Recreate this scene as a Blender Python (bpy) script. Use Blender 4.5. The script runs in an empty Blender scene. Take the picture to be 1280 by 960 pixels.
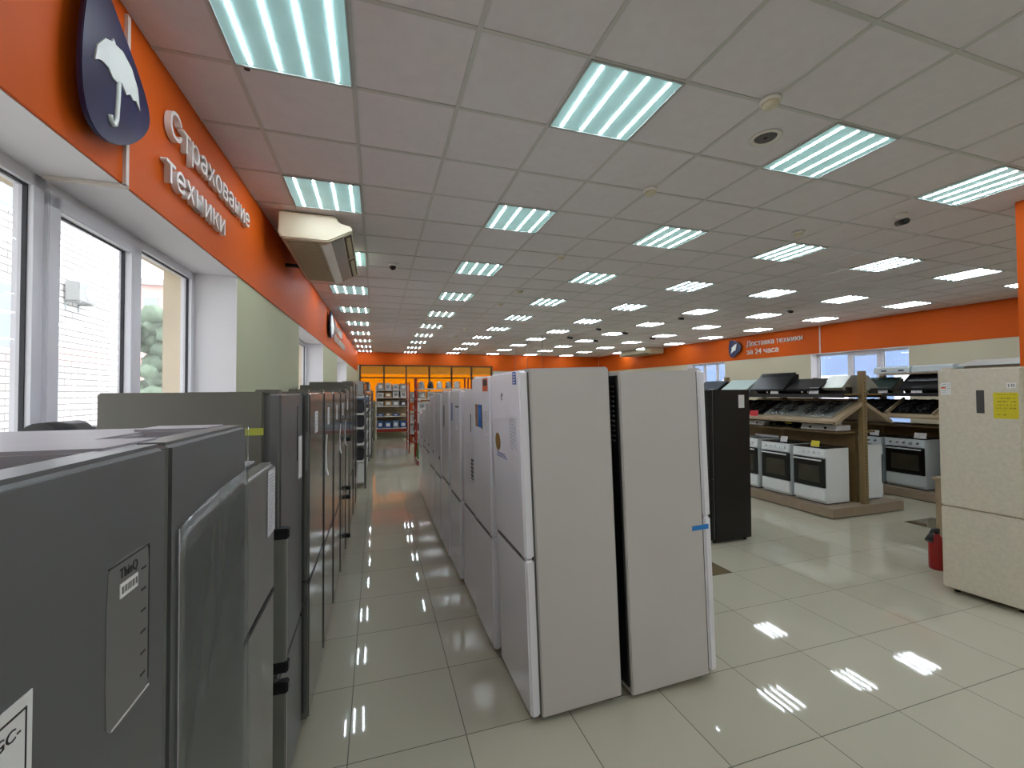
import bpy, bmesh, math, random
from mathutils import Vector, Matrix
random.seed(4)
PI = math.pi
SC = bpy.context.scene
COL = SC.collection

# ------------------------------------------------------------------ camera, world, exposure
CAMZ = 1.84
def cam_axes(yaw=.3074, pitch=.0213, roll=-.0062):
    cy, sy, cp, sp, cr, sr = math.cos(yaw), math.sin(yaw), math.cos(pitch), math.sin(pitch), math.cos(roll), math.sin(roll)
    fw = Vector((sy*cp, cy*cp, sp)); rt = Vector((cy, -sy, 0)); up = rt.cross(fw)
    return rt*cr + up*sr, up*cr - rt*sr, fw
RT, UP, FW = cam_axes()
cam_d = bpy.data.cameras.new('camera'); cam = bpy.data.objects.new('camera', cam_d); COL.objects.link(cam)
cam_d.sensor_width = 36; cam_d.lens = 36*535.6/1280; cam_d.clip_start = .02; cam_d.clip_end = 300
cam.matrix_world = Matrix(((RT.x, UP.x, -FW.x, 0), (RT.y, UP.y, -FW.y, 0), (RT.z, UP.z, -FW.z, CAMZ), (0, 0, 0, 1)))
SC.camera = cam
def in_view(p):
    d = Vector(p) - Vector((0, 0, CAMZ)); z = d.dot(FW)
    if z < .1: return False
    x = 640 + 535.6*d.dot(RT)/z; y = 480 - 535.6*d.dot(UP)/z
    return -60 < x < 1340 and -60 < y < 1020

WORLD_STRENGTH = 3.0
STRIP_STRENGTH = 27.0
DIFFUSER_STRENGTH = .18
w = bpy.data.worlds.new('daylight'); SC.world = w; w.use_nodes = True
bg = w.node_tree.nodes['Background']; bg.inputs[0].default_value = (.88, .93, 1.0, 1); bg.inputs[1].default_value = WORLD_STRENGTH
sun_d = bpy.data.lights.new('sun', 'SUN'); sun_d.energy = 1.2; sun_d.angle = .01; sun_d.color = (1, .96, .9)
sun = bpy.data.objects.new('sun', sun_d); COL.objects.link(sun); sun.location = (30, -10, 40)
sun.rotation_euler = Vector((-.52, .22, -.83)).to_track_quat('-Z', 'Y').to_euler()
vs = SC.view_settings
SC.display_settings.display_device = 'sRGB'
vs.view_transform = 'Standard'; vs.look = 'None'; vs.exposure = 1.0; vs.gamma = 1.0; vs.use_curve_mapping = False
SC.cycles.use_denoising = True
SC.cycles.max_bounces = 10; SC.cycles.diffuse_bounces = 5; SC.cycles.glossy_bounces = 5; SC.cycles.transparent_max_bounces = 12
SC.cycles.sample_clamp_indirect = 6.0
SC.cycles.caustics_reflective = False; SC.cycles.caustics_refractive = False

# ------------------------------------------------------------------ materials
def lin(c):
    return tuple(((v/255)/12.92 if v/255 <= .04045 else ((v/255+.055)/1.055)**2.4) for v in c)
MATS = {}
def mat(name, col, rough=.5, metal=0.0, noise=.04, nscale=6.0, spec=.5, bump=0.0, coat=0.0, emit=None, estr=0.0):
    """principled material with a little procedural variation of its colour; col is sRGB 0-255"""
    m = bpy.data.materials.new(name); m.use_nodes = True; nt = m.node_tree; b = nt.nodes['Principled BSDF']
    c = lin(col)
    tc = nt.nodes.new('ShaderNodeTexCoord'); nz = nt.nodes.new('ShaderNodeTexNoise'); nz.inputs['Scale'].default_value = nscale
    nz.inputs['Detail'].default_value = 3
    nt.links.new(tc.outputs['Object'], nz.inputs['Vector'])
    rp = nt.nodes.new('ShaderNodeValToRGB')
    rp.color_ramp.elements[0].position = .3; rp.color_ramp.elements[1].position = .7
    rp.color_ramp.elements[0].color = tuple(v*(1-noise) for v in c)+(1,); rp.color_ramp.elements[1].color = tuple(min(1, v*(1+noise)) for v in c)+(1,)
    nt.links.new(nz.outputs['Fac'], rp.inputs['Fac']); nt.links.new(rp.outputs['Color'], b.inputs['Base Color'])
    b.inputs['Roughness'].default_value = rough; b.inputs['Metallic'].default_value = metal
    b.inputs['Specular IOR Level'].default_value = spec; b.inputs['Coat Weight'].default_value = coat; b.inputs['Coat Roughness'].default_value = .05
    if bump:
        bp = nt.nodes.new('ShaderNodeBump'); bp.inputs['Strength'].default_value = bump; bp.inputs['Distance'].default_value = .01
        nt.links.new(nz.outputs['Fac'], bp.inputs['Height']); nt.links.new(bp.outputs['Normal'], b.inputs['Normal'])
    if emit:
        b.inputs['Emission Color'].default_value = lin(emit)+(1,); b.inputs['Emission Strength'].default_value = estr
    MATS[name] = m
    return m

def mth(nt, op, a, b=None, c=None):
    n = nt.nodes.new('ShaderNodeMath'); n.operation = op
    for i, v in enumerate((a, b, c)):
        if v is None: continue
        if isinstance(v, (int, float)): n.inputs[i].default_value = v
        else: nt.links.new(v, n.inputs[i])
    return n.outputs[0]

def mixc(nt, fac, a, b):
    n = nt.nodes.new('ShaderNodeMix'); n.data_type = 'RGBA'
    nt.links.new(fac, n.inputs[0])
    for i, v in ((6, a), (7, b)):
        if isinstance(v, tuple): n.inputs[i].default_value = v+(1,)
        else: nt.links.new(v, n.inputs[i])
    return n.outputs[2]

def floor_material():
    m = bpy.data.materials.new('glossy_floor_tile'); m.use_nodes = True; nt = m.node_tree; b = nt.nodes['Principled BSDF']
    tc = nt.nodes.new('ShaderNodeTexCoord'); sp = nt.nodes.new('ShaderNodeSeparateXYZ'); nt.links.new(tc.outputs['Object'], sp.inputs[0])
    u = mth(nt, 'DIVIDE', mth(nt, 'ADD', sp.outputs[0], .135), .6); v = mth(nt, 'DIVIDE', mth(nt, 'ADD', sp.outputs[1], -2.918), .6)
    iu = mth(nt, 'FLOOR', u); iv = mth(nt, 'FLOOR', v)
    fu = mth(nt, 'FRACT', u); fv = mth(nt, 'FRACT', v)
    du = mth(nt, 'MINIMUM', fu, mth(nt, 'SUBTRACT', 1.0, fu)); dv = mth(nt, 'MINIMUM', fv, mth(nt, 'SUBTRACT', 1.0, fv))
    grout = mth(nt, 'LESS_THAN', mth(nt, 'MINIMUM', du, dv), .0045)
    cb = nt.nodes.new('ShaderNodeCombineXYZ'); nt.links.new(iu, cb.inputs[0]); nt.links.new(iv, cb.inputs[1])
    wn = nt.nodes.new('ShaderNodeTexWhiteNoise'); wn.noise_dimensions = '3D'; nt.links.new(cb.outputs[0], wn.inputs['Vector'])
    nz = nt.nodes.new('ShaderNodeTexNoise'); nz.inputs['Scale'].default_value = 2.2; nz.inputs['Detail'].default_value = 4
    nt.links.new(tc.outputs['Object'], nz.inputs['Vector'])
    c0 = mixc(nt, wn.outputs['Value'], lin((186, 182, 162)), lin((194, 190, 170)))
    c1 = mixc(nt, mth(nt, 'MULTIPLY', nz.outputs['Fac'], .25), c0, lin((182, 179, 156)))
    # two brown inlay tiles
    br = mth(nt, 'MULTIPLY', mth(nt, 'COMPARE', iv, 1.0, .1), mth(nt, 'ADD', mth(nt, 'COMPARE', iu, 5.0, .1), mth(nt, 'COMPARE', iu, 12.0, .1)))
    c2 = mixc(nt, br, c1, lin((112, 98, 74)))
    c3 = mixc(nt, grout, c2, lin((92, 92, 76)))
    nt.links.new(c3, b.inputs['Base Color'])
    nt.links.new(mth(nt, 'ADD', mth(nt, 'MULTIPLY', grout, .5), .035), b.inputs['Roughness'])
    b.inputs['Specular IOR Level'].default_value = .62
    # every tile lies at a slightly different tilt, and is a little wavy
    n2 = nt.nodes.new('ShaderNodeTexNoise'); n2.inputs['Scale'].default_value = 3.5; n2.inputs['Detail'].default_value = 0
    nt.links.new(tc.outputs['Object'], n2.inputs['Vector'])
    va = nt.nodes.new('ShaderNodeVectorMath'); va.operation = 'SUBTRACT'; nt.links.new(wn.outputs['Color'], va.inputs[0]); va.inputs[1].default_value = (.5, .5, .5)
    vm = nt.nodes.new('ShaderNodeVectorMath'); vm.operation = 'MULTIPLY'; nt.links.new(va.outputs[0], vm.inputs[0]); vm.inputs[1].default_value = (.006, .006, 0)
    vb = nt.nodes.new('ShaderNodeVectorMath'); vb.operation = 'SUBTRACT'; nt.links.new(n2.outputs['Color'], vb.inputs[0]); vb.inputs[1].default_value = (.5, .5, .5)
    vk = nt.nodes.new('ShaderNodeVectorMath'); vk.operation = 'MULTIPLY'; nt.links.new(vb.outputs[0], vk.inputs[0]); vk.inputs[1].default_value = (.005, .005, 0)
    ge = nt.nodes.new('ShaderNodeNewGeometry')
    a1 = nt.nodes.new('ShaderNodeVectorMath'); a1.operation = 'ADD'; nt.links.new(ge.outputs['Normal'], a1.inputs[0]); nt.links.new(vm.outputs[0], a1.inputs[1])
    a2 = nt.nodes.new('ShaderNodeVectorMath'); a2.operation = 'ADD'; nt.links.new(a1.outputs[0], a2.inputs[0]); nt.links.new(vk.outputs[0], a2.inputs[1])
    nn = nt.nodes.new('ShaderNodeVectorMath'); nn.operation = 'NORMALIZE'; nt.links.new(a2.outputs[0], nn.inputs[0])
    nt.links.new(nn.outputs[0], b.inputs['Normal'])
    return m

def glass_material(name, tint=(1, 1, 1), refl=.02, rough=.02):
    m = bpy.data.materials.new(name); m.use_nodes = True; nt = m.node_tree
    nt.nodes.remove(nt.nodes['Principled BSDF']); out = nt.nodes['Material Output']
    t = nt.nodes.new('ShaderNodeBsdfTransparent'); t.inputs[0].default_value = tint+(1,)
    g = nt.nodes.new('ShaderNodeBsdfGlossy'); g.inputs['Roughness'].default_value = rough
    lw = nt.nodes.new('ShaderNodeLayerWeight'); lw.inputs[0].default_value = .3
    f = mth(nt, 'ADD', mth(nt, 'MULTIPLY', lw.outputs['Fresnel'], .35), refl)
    mx = nt.nodes.new('ShaderNodeMixShader'); nt.links.new(f, mx.inputs[0]); nt.links.new(t.outputs[0], mx.inputs[1]); nt.links.new(g.outputs[0], mx.inputs[2])
    nt.links.new(mx.outputs[0], out.inputs[0])
    return m

def blind_material(name, col, trans):
    """woven roller blind lit from behind by daylight"""
    m = bpy.data.materials.new(name); m.use_nodes = True; nt = m.node_tree
    nt.nodes.remove(nt.nodes['Principled BSDF']); out = nt.nodes['Material Output']
    t = nt.nodes.new('ShaderNodeBsdfTransparent'); t.inputs[0].default_value = tuple(trans)+(1,)
    d = nt.nodes.new('ShaderNodeBsdfDiffuse')
    tc = nt.nodes.new('ShaderNodeTexCoord'); nz = nt.nodes.new('ShaderNodeTexNoise'); nz.inputs['Scale'].default_value = 30
    nt.links.new(tc.outputs['Object'], nz.inputs['Vector'])
    nt.links.new(mixc(nt, nz.outputs['Fac'], lin(col), tuple(v*.8 for v in lin(col))), d.inputs[0])
    mx = nt.nodes.new('ShaderNodeMixShader'); mx.inputs[0].default_value = .35
    nt.links.new(t.outputs[0], mx.inputs[1]); nt.links.new(d.outputs[0], mx.inputs[2]); nt.links.new(mx.outputs[0], out.inputs[0])
    return m

def brick_material(name, c1, c2, mortar, sx=.26, sy=.085):
    m = bpy.data.materials.new(name); m.use_nodes = True; nt = m.node_tree; b = nt.nodes['Principled BSDF']
    tc = nt.nodes.new('ShaderNodeTexCoord'); sp = nt.nodes.new('ShaderNodeSeparateXYZ'); nt.links.new(tc.outputs['Object'], sp.inputs[0])
    cb = nt.nodes.new('ShaderNodeCombineXYZ'); nt.links.new(mth(nt, 'ADD', sp.outputs[0], sp.outputs[1]), cb.inputs[0]); nt.links.new(sp.outputs[2], cb.inputs[1])
    bk = nt.nodes.new('ShaderNodeTexBrick'); nt.links.new(cb.outputs[0], bk.inputs['Vector'])
    for i, c in ((1, c1), (2, c2), (3, mortar)): bk.inputs[i].default_value = lin(c)+(1,)
    bk.inputs['Scale'].default_value = 1; bk.inputs['Brick Width'].default_value = sx; bk.inputs['Row Height'].default_value = sy; bk.inputs['Mortar Size'].default_value = .02
    nt.links.new(bk.outputs['Color'], b.inputs['Base Color']); b.inputs['Roughness'].default_value = .9
    return m

def print_material(name, paper, ink, rows=14, dens=.55, thick=.4):
    """sheet with illegible rows of small print"""
    m = bpy.data.materials.new(name); m.use_nodes = True; nt = m.node_tree; b = nt.nodes['Principled BSDF']
    tc = nt.nodes.new('ShaderNodeTexCoord'); sp = nt.nodes.new('ShaderNodeSeparateXYZ'); nt.links.new(tc.outputs['Generated'], sp.inputs[0])
    z = mth(nt, 'MULTIPLY', sp.outputs[2], rows); fr = mth(nt, 'FRACT', z)
    ln = mth(nt, 'LESS_THAN', fr, thick)
    cb = nt.nodes.new('ShaderNodeCombineXYZ'); nt.links.new(mth(nt, 'MULTIPLY', sp.outputs[1], 9), cb.inputs[0]); nt.links.new(mth(nt, 'FLOOR', z), cb.inputs[1])
    nz = nt.nodes.new('ShaderNodeTexNoise'); nz.inputs['Scale'].default_value = 1.7; nt.links.new(cb.outputs[0], nz.inputs['Vector'])
    wd = mth(nt, 'LESS_THAN', nz.outputs['Fac'], dens)
    mg = mth(nt, 'MULTIPLY', mth(nt, 'GREATER_THAN', sp.outputs[1], .1), mth(nt, 'LESS_THAN', sp.outputs[1], .9))
    mg = mth(nt, 'MULTIPLY', mg, mth(nt, 'MULTIPLY', mth(nt, 'GREATER_THAN', sp.outputs[2], .06), mth(nt, 'LESS_THAN', sp.outputs[2], .94)))
    f = mth(nt, 'MULTIPLY', mth(nt, 'MULTIPLY', ln, wd), mg)
    nt.links.new(mixc(nt, f, lin(paper), lin(ink)), b.inputs['Base Color']); b.inputs['Roughness'].default_value = .55
    return m

M = {}
M['floor'] = floor_material()
M['tile'] = mat('ceiling_tile', (222, 218, 222), .9, 0, .025, 14, .2)
M['tbar'] = mat('ceiling_bar_paint', (196, 196, 194), .35, 0, .02, 4)
M['orange'] = mat('orange_paint', (204, 88, 12), .6, 0, .03, 1.5, .2)
M['green'] = mat('pale_green_paint', (190, 193, 160), .7, 0, .02, 1.5)
M['beige_wall'] = mat('beige_paint', (198, 192, 166), .7, 0, .02, 1.5)
M['white_wall'] = mat('white_reveal_paint', (232, 230, 232), .7, 0, .015, 2)
M['plaster_out'] = mat('outer_plaster', (206, 190, 160), .85, 0, .05, 4)
M['pvc'] = mat('white_window_plastic', (226, 226, 232), .35, 0, .015, 3)
M['seal'] = mat('dark_rubber_seal', (40, 40, 46), .6)
M['glass'] = glass_material('window_glass')
M['led'] = mat('led_strip_light', (255, 255, 255), .5, emit=(240, 244, 255), estr=STRIP_STRENGTH)
M['diff'] = mat('light_diffuser', (150, 190, 188), .25, 0, .06, 5, emit=(176, 222, 220), estr=DIFFUSER_STRENGTH)
M['diff'].cycles.emission_sampling = 'NONE'
M['lamp_frame'] = mat('lamp_frame_paint', (170, 176, 176), .5)
M['white_plastic'] = mat('white_plastic', (222, 220, 214), .4)
M['cream'] = mat('cream_plastic', (206, 200, 172), .38, 0, .02)
M['cream2'] = mat('cream_grille_plastic', (176, 168, 138), .5, 0, .05, 12)
M['grey_gloss'] = mat('grey_gloss_plastic', (150, 150, 146), .18, 0, .03)
M['dark'] = mat('near_black_plastic', (22, 22, 24), .45)
M['black'] = mat('black_enamel', (14, 14, 15), .2)
M['blackfr'] = mat('black_steel_panel', (24, 24, 22), .38, .2)
M['navy'] = mat('navy_sign_face', (17, 21, 62), .4, 0, .35, 5)
M['letter'] = mat('white_letter_plastic', (226, 224, 218), .45)
M['sign_white'] = mat('white_sign_film', (214, 220, 214), .5)
M['conduit'] = mat('cable_channel_plastic', (214, 206, 196), .5)
M['grey_side'] = mat('dark_grey_painted_steel', (112, 111, 102), .42, .25, .03, 3)
M['grey_door'] = mat('silver_grey_door', (142, 142, 138), .3, .55, .03, 5)
M['grey_door2'] = mat('graphite_grey_door', (118, 120, 120), .34, .55, .03, 5)
M['steel_row'] = mat('glossy_steel_grey_door', (128, 130, 128), .13, .75, .03, 5)
M['hood_black'] = mat('black_hood_glass', (16, 16, 18), .3, 0, .03, 4, .3)
M['grey_top'] = mat('pale_grey_top_plastic', (168, 164, 170), .45)
M['white_side'] = mat('white_painted_steel', (204, 199, 196), .42, 0, .012, 3)
M['white_door'] = mat('glossy_white_door', (238, 237, 243), .14, 0, .012, 3)
M['gasket'] = mat('grey_door_gasket', (96, 96, 94), .7)
M['beige_door'] = mat('beige_stone_pattern_door', (206, 199, 180), .3, 0, .06, 34)
M['chrome'] = mat('brushed_steel', (178, 178, 176), .26, .9)
M['steel_hob'] = mat('stainless_hob', (186, 194, 190), .3, .8)
M['paper'] = mat('white_paper', (226, 226, 222), .6)
M['paper_print'] = print_material('printed_paper', (212, 212, 218), (158, 160, 168), 20, .55, .45)
M['bold_print'] = print_material('bold_printed_label', (200, 202, 208), (34, 36, 42), 6, .62, .75)
M['tag'] = print_material('printed_price_tag', (222, 224, 222), (150, 150, 150), 6, .5)
M['yellow'] = mat('yellow_price_card', (214, 200, 30), .5)
M['yellow_print'] = print_material('yellow_printed_card', (210, 196, 26), (150, 138, 20), 8, .5)
M['red'] = mat('red_paint', (150, 24, 22), .35)
M['redcard'] = mat('red_price_card', (196, 30, 38), .5)
M['blue'] = mat('blue_sticker', (30, 74, 160), .4)
M['blue_photo'] = mat('blue_picture_sticker', (40, 120, 200), .4, 0, .5, 10)
M['brown_photo'] = mat('brown_picture_sticker', (150, 110, 80), .4, 0, .4, 18)
M['tape'] = mat('blue_tape', (30, 128, 206), .5)
M['tape_y'] = mat('yellow_green_tape', (176, 180, 70), .4)
M['gold'] = mat('gold_seal', (158, 122, 60), .35, .3)
M['orange_st'] = mat('orange_sticker', (214, 92, 40), .5)
M['wood'] = mat('light_brown_shelf_board', (158, 140, 112), .5, 0, .08, 9)
M['wood2'] = mat('taupe_plinth_board', (150, 134, 114), .5, 0, .06, 9)
M['brown'] = mat('brown_back_board', (118, 96, 58), .55, 0, .08, 9)
M['post'] = mat('brown_perforated_post', (136, 116, 78), .5, 0, .05, 9)
M['enamel'] = mat('white_cooker_enamel', (224, 230, 230), .22, 0, .012)
M['enamel2'] = mat('pale_grey_cooker_enamel', (198, 208, 210), .28, 0, .012)
M['oven_glass'] = mat('dark_oven_glass', (16, 18, 20), .06, 0, .02, 3, .6)
M['oven_in'] = mat('oven_cavity_window', (58, 56, 46), .12, 0, .15, 5)
M['hood_white'] = mat('white_hood_glass', (206, 226, 222), .1)
M['hood_grey'] = mat('blue_grey_hood_glass', (82, 90, 100), .12)
M['hood_silver'] = mat('silver_hood_steel', (160, 162, 154), .3, .5)
M['hood_green'] = mat('dark_green_hood_glass', (44, 58, 54), .1)
M['iron'] = mat('cast_iron_grate', (18, 18, 18), .5)
M['shelf_white'] = mat('white_shelf_metal', (214, 214, 208), .45)
M['shelf_back'] = mat('beige_rack_back', (170, 150, 116), .6)
M['redpost'] = mat('red_rack_post', (150, 40, 22), .45)
M['box_white'] = mat('white_carton', (204, 206, 204), .6)
M['box_grey'] = mat('grey_carton', (150, 152, 150), .6)
M['box_blue'] = mat('blue_carton', (38, 84, 150), .55)
M['box_lblue'] = mat('pale_blue_carton', (110, 140, 176), .55)
M['box_tan'] = mat('tan_carton', (176, 142, 96), .6)
M['box_dark'] = mat('dark_carton', (52, 52, 56), .5)
M['box_green'] = mat('green_carton', (70, 122, 40), .6, 0, .3, 20)
M['brick'] = brick_material('white_brick', (236, 234, 232), (214, 212, 210), (128, 124, 122), .62, .19)
M['brick_red'] = brick_material('far_reddish_brick', (206, 160, 150), (216, 176, 168), (200, 170, 160), 1.2, .5)
M['blue_facade'] = mat('bluish_facade', (92, 112, 142), .7, 0, .1, .6)
M['asphalt'] = mat('yard_asphalt', (170, 168, 164), .9, 0, .1, 3)
M['leaf'] = mat('tree_leaf', (104, 122, 100), .7, 0, .3, 8)
M['bark'] = mat('tree_bark', (96, 80, 64), .9, 0, .2, 8)
M['win_dark'] = mat('far_window_pane', (140, 150, 170), .15)
M['mull'] = mat('dark_brown_mullion', (58, 34, 20), .5)
M['blind_tan'] = blind_material('tan_roller_blind', (180, 130, 60), (.36, .22, .07))
M['blind_orange'] = blind_material('orange_roller_blind', (220, 140, 20), (.60, .31, .018))
M['maroon'] = mat('dark_maroon_banner', (60, 26, 30), .5)
def film_material():
    m = bpy.data.materials.new('clear_plastic_film'); m.use_nodes = True; nt = m.node_tree
    nt.nodes.remove(nt.nodes['Principled BSDF']); out = nt.nodes['Material Output']
    t = nt.nodes.new('ShaderNodeBsdfTransparent'); t.inputs[0].default_value = (.86, .88, .87, 1)
    g = nt.nodes.new('ShaderNodeBsdfGlossy'); g.inputs['Roughness'].default_value = .12; g.inputs[0].default_value = (.8, .82, .82, 1)
    d = nt.nodes.new('ShaderNodeBsdfDiffuse'); d.inputs[0].default_value = (.5, .53, .52, 1)
    tc = nt.nodes.new('ShaderNodeTexCoord'); mp = nt.nodes.new('ShaderNodeMapping'); mp.inputs['Scale'].default_value = (3, 5, 2.5); mp.inputs['Rotation'].default_value = (.6, 0, 0)
    nt.links.new(tc.outputs['Object'], mp.inputs[0])
    nz = nt.nodes.new('ShaderNodeTexNoise'); nz.inputs['Scale'].default_value = 1; nz.inputs['Detail'].default_value = 2; nz.inputs['Distortion'].default_value = 1.2
    nt.links.new(mp.outputs[0], nz.inputs['Vector'])
    bp = nt.nodes.new('ShaderNodeBump'); bp.inputs['Strength'].default_value = .5; bp.inputs['Distance'].default_value = .03
    nt.links.new(nz.outputs['Fac'], bp.inputs['Height']); nt.links.new(bp.outputs[0], g.inputs['Normal'])
    m1 = nt.nodes.new('ShaderNodeMixShader'); m1.inputs[0].default_value = .05
    nt.links.new(t.outputs[0], m1.inputs[1]); nt.links.new(d.outputs[0], m1.inputs[2])
    m2 = nt.nodes.new('ShaderNodeMixShader'); m2.inputs[0].default_value = .13
    nt.links.new(m1.outputs[0], m2.inputs[1]); nt.links.new(g.outputs[0], m2.inputs[2]); nt.links.new(m2.outputs[0], out.inputs[0])
    return m
M['film'] = film_material()

# ------------------------------------------------------------------ mesh helpers
class MB:
    def __init__(self): self.bm = bmesh.new()
    def box(self, x0, x1, y0, y1, z0, z1, bevel=0, seg=2):
        t = bmesh.new()
        r = bmesh.ops.create_cube(t, size=1)
        for v in t.verts:
            v.co = Vector(((x0+x1)/2 + v.co.x*(x1-x0), (y0+y1)/2 + v.co.y*(y1-y0), (z0+z1)/2 + v.co.z*(z1-z0)))
        if bevel: bmesh.ops.bevel(t, geom=t.edges[:], offset=bevel, segments=seg, affect='EDGES', clamp_overlap=True)
        self._add(t); return self
    def _add(self, t, mtx=None):
        if mtx is not None: bmesh.ops.transform(t, matrix=mtx, verts=t.verts)
        vm = {}
        for v in t.verts: vm[v] = self.bm.verts.new(v.co)
        for f in t.faces:
            try:
                nf = self.bm.faces.new([vm[v] for v in f.verts]); nf.smooth = f.smooth
            except ValueError: pass
        t.free()
    def cyl(self, p0, p1, r0, r1=None, n=16):
        p0, p1 = Vector(p0), Vector(p1); d = p1-p0
        t = bmesh.new(); bmesh.ops.create_cone(t, cap_ends=True, segments=n, radius1=r0, radius2=r0 if r1 is None else r1, depth=d.length)
        for f in t.faces:
            if len(f.verts) == 4: f.smooth = True
        q = d.to_track_quat('Z', 'Y').to_matrix().to_4x4()
        self._add(t, Matrix.Translation((p0+p1)/2) @ q); return self
    def prism(self, pts, axis, a0, a1, bevel=0):
        """closed 2D outline extruded along an axis; pts are in the other two axes, in xyz order"""
        t = bmesh.new()
        def P(p, a):
            return {'x': (a, p[0], p[1]), 'y': (p[0], a, p[1]), 'z': (p[0], p[1], a)}[axis]
        A = [t.verts.new(P(p, a0)) for p in pts]; B = [t.verts.new(P(p, a1)) for p in pts]
        n = len(pts)
        t.faces.new(A); t.faces.new(B[::-1])
        for i in range(n): t.faces.new([A[i], B[i], B[(i+1) % n], A[(i+1) % n]][::-1])
        bmesh.ops.recalc_face_normals(t, faces=t.faces[:])
        if bevel: bmesh.ops.bevel(t, geom=t.edges[:], offset=bevel, segments=2, affect='EDGES', clamp_overlap=True)
        self._add(t); return self
    def tube(self, pts, r, n=8):
        pts = [Vector(p) for p in pts]; rings = []
        for i, p in enumerate(pts):
            d = (pts[min(i+1, len(pts)-1)] - pts[max(i-1, 0)]).normalized()
            q = d.to_track_quat('Z', 'Y')
            rings.append([self.bm.verts.new(p + q @ Vector((r*math.cos(2*PI*k/n), r*math.sin(2*PI*k/n), 0))) for k in range(n)])
        for a, b in zip(rings, rings[1:]):
            for k in range(n):
                f = self.bm.faces.new([a[k], a[(k+1) % n], b[(k+1) % n], b[k]]); f.smooth = True
        self.bm.faces.new(rings[0][::-1]); self.bm.faces.new(rings[-1]); return self
    def lathe(self, prof, n=24, c=(0, 0, 0)):
        rings = [[self.bm.verts.new((c[0]+r*math.cos(2*PI*k/n), c[1]+r*math.sin(2*PI*k/n), c[2]+z)) for k in range(n)] for r, z in prof]
        for a, b in zip(rings, rings[1:]):
            for k in range(n):
                f = self.bm.faces.new([a[k], a[(k+1) % n], b[(k+1) % n], b[k]]); f.smooth = True
        self.bm.faces.new(rings[0][::-1]); self.bm.faces.new(rings[-1]); return self
    def ico(self, c, r, sub=2, squash=1.0, jitter=0.0):
        t = bmesh.new(); bmesh.ops.create_icosphere(t, subdivisions=sub, radius=r)
        for v in t.verts:
            k = 1 + random.uniform(-jitter, jitter); v.co = Vector((v.co.x*k, v.co.y*k, v.co.z*k*squash)) + Vector(c)
        for f in t.faces: f.smooth = True
        self._add(t); return self
    def build(self, name, m, parent=None, loc=None, rotz=0):
        bmesh.ops.recalc_face_normals(self.bm, faces=self.bm.faces[:])
        me = bpy.data.meshes.new(name); self.bm.to_mesh(me); self.bm.free()
        me.materials.append(m)
        o = bpy.data.objects.new(name, me); COL.objects.link(o)
        if parent is not None: o.parent = parent
        if loc is not None: o.location = loc
        o.rotation_euler.z = rotz
        return o

def box(*a, **k): return MB().box(*a, **k)
def tag(o, label, cat, group=None):
    o['label'] = label; o['category'] = cat
    if group: o['group'] = group
    return o
def thing(name, label, cat, loc=(0, 0, 0), rotz=0, group=None):
    o = bpy.data.objects.new(name, None); o.empty_display_size = .1; COL.objects.link(o)
    o.location = loc; o.rotation_euler.z = rotz
    return tag(o, label, cat, group)
def struct(o):
    o['kind'] = 'structure'; return o
def lab(o, s): o['label'] = s; return o
def dup(root, loc, rotz=None, label=None, group=None):
    r = root.copy(); COL.objects.link(r); r.location = loc
    if rotz is not None: r.rotation_euler.z = rotz
    if label: r['label'] = label
    if group: r['group'] = group
    for ch in list(root.children):
        c = ch.copy(); COL.objects.link(c); c.parent = r
        for g in list(ch.children):
            d = g.copy(); COL.objects.link(d); d.parent = c
    return r
ORD = ['first', 'second', 'third', 'fourth', 'fifth', 'sixth', 'seventh', 'eighth', 'ninth', 'tenth', 'eleventh', 'twelfth', 'thirteenth']

# ------------------------------------------------------------------ room shell
ZC = 3.6045                      # ceiling
LW, LR = (-1.1516, 0, 0), -.0215  # left wall frame: local y runs along the wall, local x=0 is the inner face
RW, RR = (12.03, 0, 0), .078      # right wall frame, inner face at local x=0
YB = 19.0                        # back wall
struct(box(-2.2, 13.2, -5.2, 19.6, -.12, 0).build('floor', M['floor']))
struct(box(-2.2, 13.2, -5.2, 19.6, ZC, ZC+.12).build('ceiling', M['tile']))
GX, GY = -.7217, 2.584           # ceiling grid origin, 0.6 m pitch
g = MB()
for i in range(-1, 22):
    x = GX + .6*i; g.box(x-.012, x+.012, -5, YB, ZC-.006, ZC+.01)
for j in range(-13, 28):
    y = GY + .6*j; g.box(-1.25, 12.4, y-.012, y+.012, ZC-.0055, ZC+.009)
struct(g.build('trim_1', M['tbar']))
# walls with openings
def wall_with_openings(y0, y1, xin, xout, z0, z1, ops):
    m = MB(); ys = y0
    for (a, b, za, zb) in ops:
        m.box(xin, xout, ys, a, z0, z1); m.box(xin, xout, a, b, z0, za); m.box(xin, xout, a, b, zb, z1); ys = b
    m.box(xin, xout, ys, y1, z0, z1); return m
FZL, FZR = 2.80, 2.86            # fascia bottoms
WL = [(-3.4, -.9, 1.02, FZL), (1.02, 3.94, 1.02, FZL), (6.5, 8.86, 1.02, FZL), (11.25, 13.9, 1.02, FZL)]
struct(wall_with_openings(-5.0, 19.1, -.35, 0, 0, ZC, WL).build('wall_left', M['green'], loc=LW, rotz=LR))
WR = [(6.54, 8.72, .95, FZR), (11.53, 13.2, .95, FZR)]
struct(wall_with_openings(-5.0, 19.4, 0, .35, 0, ZC, WR).build('wall_right', M['beige_wall'], loc=RW, rotz=RR))
struct(box(-1.6, 13, -5.15, -4.95, 0, ZC).build('wall_front', M['beige_wall']))
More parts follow.
